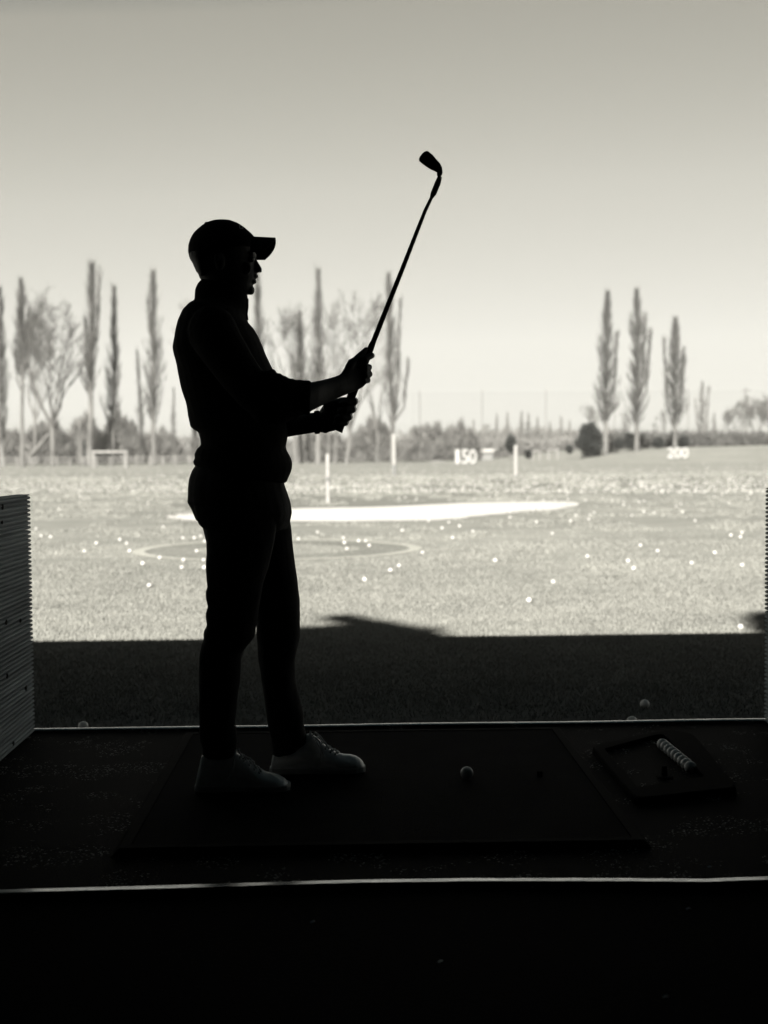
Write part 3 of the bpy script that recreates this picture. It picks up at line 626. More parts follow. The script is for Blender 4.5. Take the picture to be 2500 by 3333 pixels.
YL = 176
poplar(8, 1512, 0, 942, 22, YL, 'bare poplar cut by the left edge of the picture', 1, .12, 1.1)
poplar(74, 1525, 69, 915, 24, 158, 'bare poplar with a narrow fan-shaped top and long thin trunk, second from the left edge', 2, .5, .85, stems=[(46, 1110, .40), (98, 1010, .5)])
broad(172, 1507, 163, 966, 104, 172, 'broad spreading bare tree with a low fork, widest tree at the left', 3, .24, 1.15, limbs=10, thick=.75)
poplar(293, 1517, 302, 862, 26, 166, 'tallest bare poplar at the left, with a split double tip', 4, .36, 1.0, stems=[(326, 872, .60), (276, 1045, .42)], m='twig', fat=1.3)
poplar(364, 1509, 374, 940, 21, 172, 'narrow columnar bare poplar just right of the double-tipped one', 5, .16, 1.05, fat=1.05)
poplar(466, 1484, 446, 1145, 9, 196, 'short thin bare poplar leaning left, close to the poplar nearest the golfer', 6, .1, .7)
poplar(500, 1507, 500, 890, 29, 172, 'dense bare poplar nearest to the golfer\'s back', 7, .22, 1.15, fat=1.05)
poplar(566, 1492, 566, 1265, 9, 205, 'very small thin bare tree close behind the golfer\'s back', 8, .1, .6, m='twig_far')
broad(640, 1508, 610, 935, 62, 186, 'bare tree mostly hidden behind the golfer\'s shoulders', 9, .25, .95, m='twig_far', limbs=7)
poplar(842, 1508, 838, 895, 22, 178, 'bare poplar rising beside the golfer\'s chin and neck', 10, .2, 1.2)
broad(962, 1505, 925, 928, 58, 178, 'bare tree with an open fan-shaped crown just in front of the golfer\'s chest', 11, .3, 1.15, limbs=8, upright=1.4, thick=.5)
poplar(977, 1505, 978, 1020, 17, 182, 'slim bare poplar between two wider trees above the golfer\'s forearm', 12, .2, 1.0, fat=1.2)
poplar(1034, 1504, 1037, 884, 25, 170, 'tall spire-topped bare poplar above the golfer\'s forearm', 13, .28, 1.0, fat=1.2)
broad(1090, 1503, 1112, 922, 46, 176, 'upright bare tree just right of the spire-topped poplar', 14, .25, 1.2, limbs=8, upright=1.5, thick=.5)
broad(1128, 1502, 1185, 948, 64, 172, 'wide bare tree directly behind the golfer\'s upper hand', 15, .2, 1.25, limbs=10, upright=1.4, thick=.55)
broad(1003, 1504, 1000, 960, 40, 188, 'faint bare tree between the fan-shaped one and the slim poplar', 17, .3, 1.0, limbs=7, upright=1.6, thick=.45, m='twig_far')
broad(1068, 1503, 1072, 925, 42, 186, 'faint fine-twigged bare tree right beside the spire-topped poplar', 18, .28, 1.1, limbs=7, upright=1.6, thick=.45, m='twig_far')
broad(1228, 1502, 1228, 985, 50, 190, 'faint bare tree between the upper hand and the double-stemmed poplar', 19, .2, 1.0, limbs=7, upright=1.5, thick=.45, m='twig_far')
broad(112, 1510, 118, 1010, 50, 190, 'faint bare tree filling the gap behind the second left poplar and broad tree', 20, .3, 1.0, limbs=7, upright=1.3, thick=.45, m='twig_far')
poplar(1281, 1508, 1264, 898, 24, 160, 'double-stemmed bare poplar crossed by the club shaft', 16, .2, 1.0, stems=[(1302, 985, .28), (1330, 1170, .22)], fat=1.1)
YR = 188
poplar(1971, 1474, 1978, 955, 33, YR, 'left of the three tall bare poplars on the right bank, beside the dark evergreen', 21, .20, 1.45, m='twig_dark', stems=[(2012, 1085, .35)], fat=1.1)
poplar(2073, 1460, 2072, 950, 31, YR, 'middle of the three tall bare poplars on the right bank, with a dark trunk', 22, .16, 1.45, m='twig_dark', stems=[(2102, 1030, .3), (2118, 1075, .25)], fat=1.2)
poplar(2197, 1456, 2199, 1040, 38, YR, 'right and shortest of the three tall bare poplars, behind the 200 sign', 23, .16, 1.5, m='twig_dark', stems=[(2160, 1105, .2), (2228, 1135, .25)], fat=1.2)
poplar(2285, 1450, 2287, 1243, 18, 230, 'faint small bare poplar just right of the 200 sign', 24, .1, 1.0, m='twig_far', stems=[(2262, 1300, .15), (2308, 1262, .2)])
poplar(2325, 1448, 2325, 1345, 9, 240, 'short pointed bare poplar above the right hedge', 25, .1, .8, m='twig_far')
for i, (a, b_, c, d, lb) in enumerate(((2385, 1449, 1325, 32, 'left of the small bare trees at the far right'), (2425, 1448, 1300, 36, 'small round bare tree second from the far right'), (2462, 1447, 1305, 30, 'small bare tree just left of the one cut by the right edge'), (2515, 1447, 1282, 75, 'arching bare tree cut by the right edge of the picture'))):
    broad(a, b_, a, c, d, 235, lb, 30+i, .15, .9, m='twig_far', limbs=7, thick=.6)
for i, (a, c, d, lb) in enumerate(((2150, 1335, 22, 'faint bare tree behind the middle and right bank poplars'), (1915, 1320, 40, 'faint bare tree rising above the dark evergreen'), (2035, 1345, 20, 'faint bare tree between the left and middle bank poplars'))):
    broad(a, 1462, a, c, d, 260, lb, 40+i, .15, .8, m='twig_far', limbs=6)
for i, (px, yt, hw) in enumerate(((1542, 1368, 9), (1617, 1348, 9), (1652, 1342, 14), (1698, 1338, 10), (1720, 1344, 10), (1750, 1356, 9), (1826, 1356, 12), (1790, 1372, 9), (1855, 1368, 10))):
    lb = ['far narrow bare tree just right of the 150 sign', 'far pointed bare tree left of the white post', 'wider far bare tree directly above the white post', 'left one of a close pair of far bare trees right of the white post', 'right one of a close pair of far bare trees right of the white post', 'low far bare tree right of the close pair', 'far bare tree with the densest crown, left of the evergreen', 'faint far bare tree between two darker ones', 'far bare tree touching the dark evergreen\'s left side'][i]
    poplar(px, 1486, px, yt, hw, 330, lb, 50+i, .05, .9, m='twig_far', fat=2.4, grp='distant bare trees on the horizon')

def leafy(name, px, py, hwp, hhp, Y, label, n, m, cat, seed, s=(.25, .5), trunk=True, cone=0.0, group=None, lumps=0):
    r_ = np.random.default_rng(seed); c = P(px, py, Y); a = hwp*Y/F; h = hhp*Y/F; gzv = gz(c.x, Y)
    root = empty(name, (c.x, Y, gzv)); tag(root, label, cat, group)
    v = r_.normal(size=(n, 3)); v /= np.linalg.norm(v, axis=1)[:, None]; rad = r_.random(n)**.45
    if lumps:
        lc_ = r_.normal(size=(lumps, 3)); lc_ /= np.linalg.norm(lc_, axis=1)[:, None]; lc_ *= r_.uniform(.35, .80, lumps)[:, None]; lr_ = r_.uniform(.22, .42, lumps); pk = r_.integers(0, lumps, n)
    lump = np.array([1+.28*noise.noise(Vector((q[0]*1.8+seed, q[1]*1.8, q[2]*1.8)))+.12*noise.noise(Vector((q[0]*5+seed, q[1]*5, q[2]*5))) for q in v])
    p = v*(rad*lump)[:, None]
    if lumps: p = np.where((r_.random(n) < .8)[:, None], lc_[pk]+v*(rad*lr_[pk])[:, None], p*.8)
    w_ = 1-cone*np.clip((p[:, 2]+.2), 0, 1); p[:, 0] *= a*w_; p[:, 1] *= a*w_; p[:, 2] *= h; p += np.array(c)
    p[:, 2] = np.maximum(p[:, 2], gzv+.05)
    sz = r_.uniform(s[0], s[1], n); d1 = r_.normal(size=(n, 3)); d2 = r_.normal(size=(n, 3))
    d1 /= np.linalg.norm(d1, axis=1)[:, None]; d2 /= np.linalg.norm(d2, axis=1)[:, None]
    tr = np.stack([p, p+d1*sz[:, None], p+d2*sz[:, None]], 1); link('crown', tri_mesh('crown', tr), m, root)
    if trunk:
        tm = []; tri_tube(tm, [Vector((c.x, Y, gzv-.1)), Vector((c.x+.1, Y, gzv+h)), Vector((c.x, Y, c.z))], [a*.09, a*.07, a*.04], 7); link('trunk', tri_mesh('trunk', mk(tm)), M['bark'], root)
    return root
leafy('evergreen_tree', 1922, 1432, 52, 68, 186, 'big round dark evergreen tree left of the tall right-hand poplars', 9000, M['evergreen'], 'evergreen tree', 61, (.15, .38), cone=.30, lumps=26)
leafy('evergreen_bush', 1662, 1444, 15, 27, 205, 'small dark upright evergreen behind the white post', 2200, M['evergreen'], 'evergreen bush', 62, (.2, .4))
for i, (px, py, a, h, lb) in enumerate(((2049, 1433, 17, 24, 'dark bush just left of the middle bank poplar'), (2143, 1440, 16, 17, 'dark bush between the middle and right bank poplars'), (2224, 1438, 17, 19, 'dark bush just right of the right bank poplar'), (2014, 1443, 14, 14, 'low dark bush between left and middle bank poplars'), (1853, 1462, 9, 11, 'tiny dark bush left of the round evergreen'), (1720, 1478, 9, 12, 'tiny dark bush right of the white post'))):
    leafy('dark_bush', px, py, a, h, 192 if px > 1900 else 198, lb, 1500, M['evergreen'], 'bush', 70+i, (.2, .4), trunk=False)
def twiggy(name, px, ytop, hwp, Y, label, n, m, seed, group=None, kind=None, cat='bush'):
    """mass of bare winter twigs: many slender upward slivers"""
    r_ = np.random.default_rng(seed); c = P(px, ytop, Y); a = hwp*Y/F; z0 = gz(c.x, Y); H = c.z-z0
    u = r_.uniform(-1, 1, n); y = r_.uniform(-1, 1, n)*a*.45; prof = np.sqrt(np.clip(1-u*u, 0, 1))*(1+np.array([.22*noise.noise(Vector((q*4+seed, 0, 0))) for q in u]))
    f_ = r_.random(n)**1.25; p = np.stack([c.x+u*a, Y+y, z0+f_*prof*H*.94], 1)
    ln = r_.uniform(.6, 1.6, n); d = np.stack([u*.5+r_.normal(0, .3, n), r_.normal(0, .3, n), np.ones(n)], 1); d /= np.linalg.norm(d, axis=1)[:, None]
    wv = r_.normal(size=(n, 3)); wv /= np.linalg.norm(wv, axis=1)[:, None]; wv *= r_.uniform(.04, .12, n)[:, None]*Y/190
    o = link(name, tri_mesh(name, np.stack([p+wv, p-wv, p+d*ln[:, None]], 1)), m); tag(o, label, cat, group, kind); return o
for i, (px, yt, hw, nn, lb) in enumerate(((150, 1372, 78, 6000, 'large grey bare thicket behind the broad tree at the left'), (275, 1352, 60, 5000, 'rounded bare thicket behind the tallest left poplar'), (392, 1352, 66, 6500, 'dome-shaped bare thicket behind the columnar poplar'), (30, 1400, 50, 3000, 'low bare thicket at the left edge'), (520, 1402, 70, 5000, 'low bare thicket beside the golfer\'s lower back'),
        (1215, 1366, 75, 6500, 'rounded grey thicket right of the golfer\'s lower hand'), (1040, 1398, 90, 6000, 'bare thicket beneath the golfer\'s lower forearm'), (1395, 1382, 75, 5500, 'grey thicket right of the double-stemmed poplar'), (1490, 1380, 70, 5000, 'grey thicket above the 150 numerals'))):
    twiggy('bare_thicket', px, yt, hw, 212+i*2, lb, nn, M['bushleaf'], 80+i, 'bare thickets behind the field')
# long low hedges and the far wood read as one mass
tr = []
r_ = np.random.default_rng(5)
def mass(px0, px1, yt, Y, n, hvar, seed):
    u = r_.random(n); px = px0+(px1-px0)*u; X = np.array([P(px0, 1480, Y).x, P(px1, 1480, Y).x]); x = X[0]+(X[1]-X[0])*u
    hvar *= 1.4; top = np.array([P(q, yt-8-hvar*(noise.noise(Vector((q*.03+seed, 0, 0)))+.6*noise.noise(Vector((q*.11+seed, 3, 0)))), Y).z for q in px]); z0 = np.array([gz(q, Y) for q in x])
    f_ = r_.random(n)**1.3; p = np.stack([x, Y+r_.uniform(-5, 5, n), z0+f_*(top-z0)], 1); d = np.stack([r_.normal(0, .35, n), r_.normal(0, .3, n), np.ones(n)], 1)
    wv = r_.normal(size=(n, 3)); wv /= np.linalg.norm(wv, axis=1)[:, None]; wv *= r_.uniform(.06, .16, n)[:, None]*Y/190
    tr.append(np.stack([p+wv, p-wv, p+d*r_.uniform(.4, 1.2, n)[:, None]], 1))
mass(-200, 700, 1432, 232, 9000, 14, 1); mass(900, 1350, 1440, 240, 6000, 12, 2); mass(1300, 2000, 1412, 345, 16000, 22, 3); mass(1500, 1900, 1440, 280, 7000, 10, 8)
tag(link('far_wood', tri_mesh('far_wood', np.concatenate(tr)), M['twig_far']), 'grey bare wood along the horizon behind the field', 'wood', kind='stuff')
tr = []; mass(1990, 2700, 1424, 215, 9000, 20, 4)
tag(link('hedge', tri_mesh('hedge', np.concatenate(tr)), M['twig_dark']), 'long low dark hedge on the right bank', 'hedge', kind='stuff')
# trees behind the shelter that throw the small shadows beyond the roof's shadow
def shadow_tree(x, y, w_, tip, label, seed, hump=False):
    """evergreen behind the shelter whose tip shades the grass at (x,y)"""
    Ys = -7.0; dy = y-Ys; top = GZ+dy*.70; X = x-dy*.22; r2 = np.random.default_rng(seed)
    root = empty('evergreen_tree', (X, Ys, -.25)); tag(root, label, 'evergreen tree')
    n = 9000; f_ = r2.random(n)**1.3; hgt = 5.5; z = top-f_*hgt; rad = np.where(f_*hgt < tip[0], tip[1]*np.clip(f_*hgt/tip[0], 0, 1)**.8, tip[1]+(f_*hgt-tip[0])*w_)*np.sqrt(r2.random(n)); a = r2.random(n)*2*math.pi
    p = np.stack([X+np.cos(a)*rad+np.minimum(f_*hgt, tip[0])*tip[2], Ys+np.sin(a)*rad, z], 1); d1 = r2.normal(size=(n, 3))*.07; d2 = r2.normal(size=(n, 3))*.07
    if hump:
        m_ = 2500; h_ = r2.normal(size=(m_, 3)); h_ /= np.linalg.norm(h_, axis=1)[:, None]; h_ *= r2.random(m_)[:, None]**.4
        q_ = np.stack([X+.22+h_[:, 0]*.68, Ys+h_[:, 1]*.4, top-.66+h_[:, 2]*(.20+.06*np.sin(h_[:, 0]*9))], 1); p = np.concatenate([p, q_]); d1 = r2.normal(size=(len(p), 3))*.06; d2 = r2.normal(size=(len(p), 3))*.06
    link('crown', tri_mesh('crown', np.stack([p, p+d1, p+d2], 1)), M['evergreen'], root)
    tm = []; tri_tube(tm, [Vector((X+.5, Ys, -.3)), Vector((X+.3, Ys, top*.6)), Vector((X, Ys, top-.3))], [.25, .15, .03], 7); link('trunk', tri_mesh('trunk', mk(tm)), M['bark'], root)
q = G(1098, 2012, GZ); shadow_tree(q.x, q.y, .55, (.50, .115, 1.15), 'evergreen behind the shelter whose tip throws the soft shadow beside the golfer', 91, True)
q = G(2498, 2004, GZ); shadow_tree(q.x, q.y, .01, (.08, .08, 0), 'slender evergreen behind the shelter throwing the small shadow at the right', 92)

for px, py, a_, lb in ((1018, 3001, .5, 'tiny pale scrap on the black walkway below the golfer\'s toes'), (2241, 2958, .1, 'tiny pale fleck added as a glint on the black walkway at the right, nearest the metal strip'), (1434, 3130, .4, 'tiny pale fleck added as a glint low in the middle of the black walkway'), (2168, 3245, .0, 'tiny pale fleck added as a glint, lowest on the black walkway at the right'), (2310, 2822, .1, 'tiny pale fleck added as a glint on the bay floor just behind the metal strip')):  # small pale pieces added in place of glints on the dark floor
    q = G(px, py, FZ+.002); mb = MB(); c_, s_ = math.cos(a_), math.sin(a_); L_ = .006
    top_ = [(q.x+c_*u-s_*v, q.y+s_*u+c_*v, FZ+.002+w2) for u, v, w2 in ((-L_, -.002, 0), (0, -.0025, .002), (L_, -.001, .001), (L_*.8, .003, .002), (0, .0022, .003), (-L_, .002, .001))]
    mb.add(top_+[(a, b_, z-.001) for a, b_, z in top_], [(0, 1, 4, 5), (1, 2, 3, 4), (11, 10, 7, 6), (10, 9, 8, 7)]+[(i, (i+1) % 6, 6+(i+1) % 6, 6+i) for i in range(6)])
    tag(mb.build('glint_fleck', M['lace']), lb, 'glint fleck')

# ================================================================ haze
hz = bpy.data.materials.new('haze_air'); hz.use_nodes = True; t = hz.node_tree; t.nodes.remove(t.nodes['Principled BSDF'])
pv = t.nodes.new('ShaderNodeVolumePrincipled'); pv.inputs['Color'].default_value = (.97, .96, .92, 1); pv.inputs['Density'].default_value = HAZE; pv.inputs['Anisotropy'].default_value = 0
t.links.new(pv.outputs[0], t.nodes['Material Output'].inputs['Volume'])
mb = MB(); mb.box((-420, -60, -1.3), (420, 480, 42)); tag(mb.build('haze', hz), kind='stuff')

# ================================================================ the golfer
YN, YF, YC = 4.11, 4.33, 4.20
bd = MB()
# head
loft(bd, [((700, 733), (755, 733), YC, .02), ((665, 742), (785, 742), YC, .05), ((636, 762), (812, 765), YC, .068), ((622, 790), (824, 793), YC, .075), ((619, 815), (829, 818), YC, .077),
          ((620, 838), (830, 838), YC, .077), ((628, 855), (828, 854), YC, .075), ((637, 871), (830, 871), YC, .072), ((643, 888), (833, 888), YC, .069), ((650, 905), (833, 905), YC, .064),
          ((662, 922), (824, 924), YC, .058), ((680, 938), (823, 940), YC, .049), ((700, 950), (822, 952), YC, .040), ((725, 957), (808, 959), YC, .028)])
loft(bd, [((640, 868), (770, 890), YC, .055), ((655, 905), (790, 925), YC, .057), ((652, 950), (795, 965), YC, .060), ((640, 1000), (800, 1030), YC, .08), ((630, 1060), (820, 1080), YC, .15)])
# nose, brow, lips, chin, cheeks, ears
loft(bd, [((815, 830), (833, 832), YC, .010), ((815, 843), (835, 844), YC, .008), ((815, 854), (840, 853), YC, .009), ((815, 865), (847, 864), YC, .012), ((815, 875), (853, 875), YC, .015), ((815, 882), (853, 880), YC, .017), ((815, 888), (842, 887), YC, .014)])
bd.ball(P(823, 829, YC), (.012, .052, .009)); bd.ball(P(831, 899, YC), (.0105, .022, .0075)); bd.ball(P(826, 917, YC), (.0100, .020, .0075)); bd.ball(P(816, 945, YC), (.0135, .024, .015))
for s in (-1, 1):
    bd.ball(P(800, 872, YC+s*.048), (.020, .010, .020)); bd.ball(P(846, 882, YC+s*.011), (.007, .007, .006))
    e0 = P(715, 852, YC+s*.078); bd.ball(e0, (.016, .008, .030)); bd.ball(e0+Vector((-.008, s*.006, .010)), (.010, .006, .016))
# torso and legs beneath the clothes
loft(bd, [((640, 1060), (820, 1085), YC, .16), ((590, 1140), (850, 1160), YC, .185), ((600, 1260), (880, 1270), YC, .16), ((635, 1380), (905, 1390), YC, .145), ((660, 1450), (905, 1460), YC, .145), ((640, 1560), (905, 1570), YC, .155), ((640, 1680), (910, 1680), YC, .16), ((700, 1730), (900, 1730), YC, .12)])
loft(bd, [((645, 1660), (880, 1660), YN, .08), ((680, 1800), (865, 1800), YN, .075), ((690, 2000), (825, 2005), YN, .055), ((672, 2100), (800, 2100), YN, .055), ((665, 2200), (770, 2200), YN, .05), ((670, 2350), (745, 2350), YN, .036), ((672, 2450), (745, 2455), YN, .035)])
loft(bd, [((780, 1660), (930, 1660), YF, .08), ((805, 1800), (945, 1800), YF, .075), ((845, 2000), (962, 2005), YF, .055), ((852, 2100), (955, 2100), YF, .055), ((865, 2200), (948, 2200), YF, .05), ((890, 2350), (965, 2350), YF, .034), ((900, 2440), (975, 2430), YF, .034)])
# near arm and hand
limb(bd, [(700, 1085, 4.00, .050), (770, 1200, 3.96, .047), (850, 1300, 3.94, .042)])
loft(bd, [((850, 1250), (845, 1350), 3.94, .042), ((930, 1250), (920, 1345), 3.95, .043), ((1000, 1246), (995, 1343), 3.98, .043), ((1016, 1243), (1010, 1340), 3.99, .042), ((1042, 1238), (1036, 1326), 4.01, .039), ((1070, 1231), (1064, 1313), 4.04, .035), ((1092, 1225), (1088, 1302), 4.06, .031),
          ((1108, 1218), (1114, 1290), 4.075, .028), ((1119, 1201), (1139, 1280), 4.09, .024), ((1134, 1170), (1160, 1272), 4.105, .020), ((1150, 1163), (1180, 1262), 4.115, .017), ((1172, 1160), (1196, 1246), 4.12, .013)])
limb(bd, [(1158, 1182, 4.118, .012), (1190, 1168, 4.112, .0112), (1207, 1158, 4.13, .0108), (1211, 1157, 4.155, .0102), (1200, 1164, 4.185, .009), (1180, 1172, 4.19, .008)])
limb(bd, [(1160, 1202, 4.118, .012), (1192, 1197, 4.110, .0115), (1201, 1195, 4.13, .0108), (1201, 1196, 4.16, .0102), (1190, 1200, 4.185, .009), (1172, 1204, 4.19, .008)])
limb(bd, [(1160, 1225, 4.118, .0115), (1192, 1219, 4.110, .0115), (1203, 1218, 4.13, .0108), (1200, 1219, 4.16, .010), (1188, 1222, 4.185, .009), (1170, 1224, 4.19, .008)])
limb(bd, [(1155, 1247, 4.118, .0110), (1186, 1239, 4.112, .0105), (1198, 1238, 4.13, .0095), (1194, 1239, 4.16, .0090), (1182, 1241, 4.182, .0085), (1166, 1243, 4.187, .0075)])
limb(bd, [(1137, 1196, 4.095, .015), (1154, 1175, 4.11, .0120), (1172, 1157, 4.13, .0110), (1184, 1146, 4.142, .0100), (1192, 1136, 4.15, .0075)])
# far arm and hand
limb(bd, [(700, 1090, 4.40, .050), (760, 1230, 4.42, .045), (830, 1370, 4.42, .040)])
loft(bd, [((830, 1350), (832, 1425), 4.42, .038), ((900, 1358), (902, 1429), 4.37, .037), ((950, 1352), (950, 1420), 4.33, .034), ((1007, 1344), (1007, 1411), 4.275, .029), ((1038, 1341), (1040, 1406), 4.245, .027), ((1048, 1326), (1050, 1407), 4.235, .024),
          ((1060, 1312), (1062, 1406), 4.22, .021), ((1080, 1304), (1082, 1402), 4.207, .018), ((1105, 1299), (1104, 1396), 4.20, .015), ((1122, 1300), (1116, 1385), 4.197, .012)])
LH = [[(1110, 1306, 4.198, .0125), (1143, 1305, 4.192, .0125), (1154, 1306, 4.165, .0125), (1152, 1308, 4.135, .0115), (1130, 1311, 4.122, .0100), (1112, 1314, 4.13, .009)],
      [(1108, 1331, 4.198, .012), (1138, 1331, 4.192, .012), (1149, 1332, 4.165, .0118), (1146, 1333, 4.135, .0108), (1125, 1335, 4.122, .0100), (1108, 1337, 4.13, .009)],
      [(1102, 1355, 4.198, .012), (1127, 1356, 4.192, .0118), (1137, 1357, 4.165, .0115), (1134, 1358, 4.135, .0105), (1115, 1359, 4.124, .0098), (1098, 1360, 4.13, .009)],
      [(1095, 1376, 4.198, .0110), (1115, 1376, 4.19, .0108), (1125, 1376, 4.165, .0102), (1122, 1376, 4.14, .0095), (1105, 1377, 4.128, .009), (1092, 1378, 4.133, .008)],
      [(1068, 1322, 4.20, .017), (1092, 1312, 4.175, .0130), (1115, 1306, 4.15, .0112), (1130, 1302, 4.138, .0085)]]
for l_ in LH: limb(bd, l_)
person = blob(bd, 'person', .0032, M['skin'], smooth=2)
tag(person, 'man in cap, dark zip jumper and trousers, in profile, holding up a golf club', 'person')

gl = MB(); LG = [[(a, b_, c, d+.0012) for a, b_, c, d in l_] for l_ in LH]
for l_ in LG: limb(gl, l_)
loft(gl, [((1040, 1337), (1042, 1408), 4.245, .030), ((1048, 1324), (1050, 1409), 4.235, .027), ((1060, 1310), (1062, 1408), 4.22, .024), ((1080, 1302), (1082, 1404), 4.207, .021), ((1105, 1297), (1104, 1398), 4.20, .018), ((1122, 1298), (1116, 1387), 4.197, .015)])
loft(gl, [((1048, 1398), (1052, 1409), 4.22, .010), ((1058, 1400), (1060, 1411), 4.21, .009), ((1072, 1397), (1072, 1406), 4.205, .008)])
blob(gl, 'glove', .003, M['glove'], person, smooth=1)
mb = MB(); mb.rings([sec(*s) for s in [((1022, 1339), (1024, 1412), 4.262, .031), ((1026, 1337), (1028, 1413), 4.258, .032), ((1036, 1336), (1038, 1412), 4.248, .031), ((1040, 1338), (1042, 1410), 4.244, .030)]]); mb.build('watch_strap', M['cap'], person, True)

for s in (-1, 1):
    mb = MB(); mb.ball(P(817, 843, YC+s*.033), (.0125, .0135, .0115), 16, 10); mb.build('eye', M['glove'], person, True)

# trousers
tr_ = MB()
loft(tr_, [((650, 1500), (925, 1530), YC, .155), ((628, 1531), (927, 1562), YC, .165), ((616, 1558), (931, 1582), YC, .17), ((611, 1590), (937, 1604), YC, .172), ((610, 1634), (945, 1638), YC, .172), ((626, 1655), (949, 1668), YC, .168), ((640, 1690), (944, 1690), YC, .155), ((680, 1722), (930, 1722), YC, .12)], 2.2)
loft(tr_, [((630, 1650), (900, 1660), YN, .095), ((638, 1682), (898, 1700), YN, .096), ((647, 1706), (896, 1720), YN, .096), ((663, 1722), (893, 1735), YN, .095), ((663, 1731), (892, 1745), YN, .095), ((668, 1755), (889, 1765), YN, .093), ((673, 1802), (882, 1808), YN, .090), ((672, 1843), (874, 1848), YN, .088), ((677, 1911), (857, 1905), YN, .083),
           ((670, 1926), (853, 1928), YN, .083), ((668, 1947), (849, 1950), YN, .082), ((676, 1974), (843, 1975), YN, .077), ((669, 1996), (839, 2002), YN, .077), ((669, 2015), (836, 2020), YN, .077), ((671, 2036), (833, 2045), YN, .077), ((662, 2052), (831, 2062), YN, .079), ((660, 2064), (829, 2075), YN, .078), ((661, 2080), (821, 2086), YN, .077), ((655, 2100), (806, 2102), YN, .076),
           ((650, 2140), (789, 2125), YN, .075), ((647, 2190), (784, 2180), YN, .073), ((645, 2230), (781, 2225), YN, .071), ((646, 2290), (773, 2290), YN, .066), ((649, 2345), (764, 2350), YN, .062), ((648, 2378), (770, 2383), YN, .062), ((652, 2408), (773, 2412), YN, .065), ((658, 2430), (769, 2437), YN, .063), ((657, 2456), (762, 2464), YN, .062)])
loft(tr_, [((760, 1655), (947, 1645), YF, .09), ((765, 1690), (950, 1680), YF, .09), ((770, 1703), (946, 1696), YF, .09), ((775, 1722), (951, 1724), YF, .09), ((790, 1780), (957, 1780), YF, .088), ((805, 1856), (963, 1856), YF, .085), ((818, 1913), (970, 1913), YF, .08), ((825, 1951), (976, 1951), YF, .078),
           ((830, 1985), (978, 1985), YF, .076), ((833, 2008), (979, 2008), YF, .076), ((835, 2033), (978, 2033), YF, .075), ((836, 2070), (976, 2071), YF, .075), ((838, 2100), (970, 2100), YF, .073), ((840, 2153), (960, 2153), YF, .070), ((848, 2213), (958, 2203), YF, .068), ((859, 2273), (971, 2263), YF, .066), ((866, 2320), (986, 2318), YF, .064),
           ((871, 2355), (987, 2352), YF, .062), ((876, 2378), (993, 2376), YF, .062), ((883, 2405), (999, 2399), YF, .063), ((886, 2432), (999, 2412), YF, .063), ((888, 2453), (965, 2440), YF, .060)])
# creases behind the knees and at the fronts
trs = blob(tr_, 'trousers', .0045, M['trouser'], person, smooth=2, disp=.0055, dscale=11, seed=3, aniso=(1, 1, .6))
# jumper
jm = MB()
loft(jm, [((657, 910), (804, 948), YC, .066), ((645, 922), (807, 966), YC, .072), ((634, 945), (807, 980), YC, .078), ((632, 964), (807, 995), YC, .086), ((632, 979), (804, 1018), YC, .115), ((616, 991), (803, 1032), YC, .155), ((599, 1014), (808, 1049), YC, .190), ((584, 1046), (827, 1072), YC, .205), ((572, 1085), (845, 1105), YC, .208),
          ((566, 1114), (857, 1131), YC, .205), ((564, 1133), (866, 1153), YC, .203), ((568, 1155), (876, 1178), YC, .20), ((577, 1191), (886, 1200), YC, .195), ((584, 1225), (897, 1232), YC, .19), ((594, 1268), (905, 1275), YC, .185), ((604, 1302), (915, 1310), YC, .18), ((613, 1341), (925, 1345), YC, .177),
          ((619, 1369), (930, 1372), YC, .175), ((624, 1388), (934, 1395), YC, .175), ((636, 1398), (936, 1408), YC, .173), ((651, 1407), (936, 1418), YC, .168), ((655, 1428), (934, 1433), YC, .163), ((657, 1450), (930, 1456), YC, .163), ((644, 1461), (934, 1468), YC, .168), ((635, 1480), (943, 1486), YC, .174), ((637, 1492), (949, 1500), YC, .176),
          ((631, 1501), (951, 1512), YC, .178), ((633, 1510), (950, 1525), YC, .178), ((641, 1518), (946, 1540), YC, .178), ((650, 1522), (940, 1557), YC, .174), ((660, 1526), (934, 1571), YC, .170)], 2.25)
limb(jm, [(690, 1075, 4.02, .078), (720, 1130, 3.985, .072), (760, 1190, 3.965, .068), (800, 1245, 3.955, .064), (838, 1290, 3.95, .060)], 20)
loft(jm, [((862, 1205), (800, 1330), 3.95, .055), ((889, 1208), (835, 1375), 3.95, .057), ((903, 1214), (872, 1385), 3.95, .057), ((916, 1222), (900, 1385), 3.95, .056), ((930, 1228), (920, 1380), 3.952, .055), ((954, 1234), (946, 1368), 3.96, .054), ((983, 1237), (978, 1355), 3.97, .052), ((1005, 1237), (1002, 1346), 3.985, .050), ((1014, 1241), (1011, 1341), 3.99, .047)])
# ruched rolls on the pushed-up sleeve
for k, (a, b_, rr_) in enumerate((((887, 1207), (850, 1300), .012), ((910, 1219), (880, 1330), .011), ((927, 1227), (905, 1350), .010), ((950, 1234), (938, 1360), .009), ((976, 1237), (965, 1358), .009), ((1006, 1240), (1003, 1345), .008))):
    ring = [v for v in sec((a[0], a[1]+6), b_, 3.96 if k < 4 else 3.975, .050, k=24)]; jm.tube(ring+[ring[0]], rr_, 8, cap=False)
limb(jm, [(695, 1080, 4.38, .075), (730, 1180, 4.42, .066), (775, 1280, 4.43, .060), (825, 1370, 4.42, .055)], 20)
loft(jm, [((825, 1325), (820, 1430), 4.42, .053), ((870, 1345), (870, 1430), 4.40, .048), ((915, 1352), (915, 1428), 4.365, .044)])
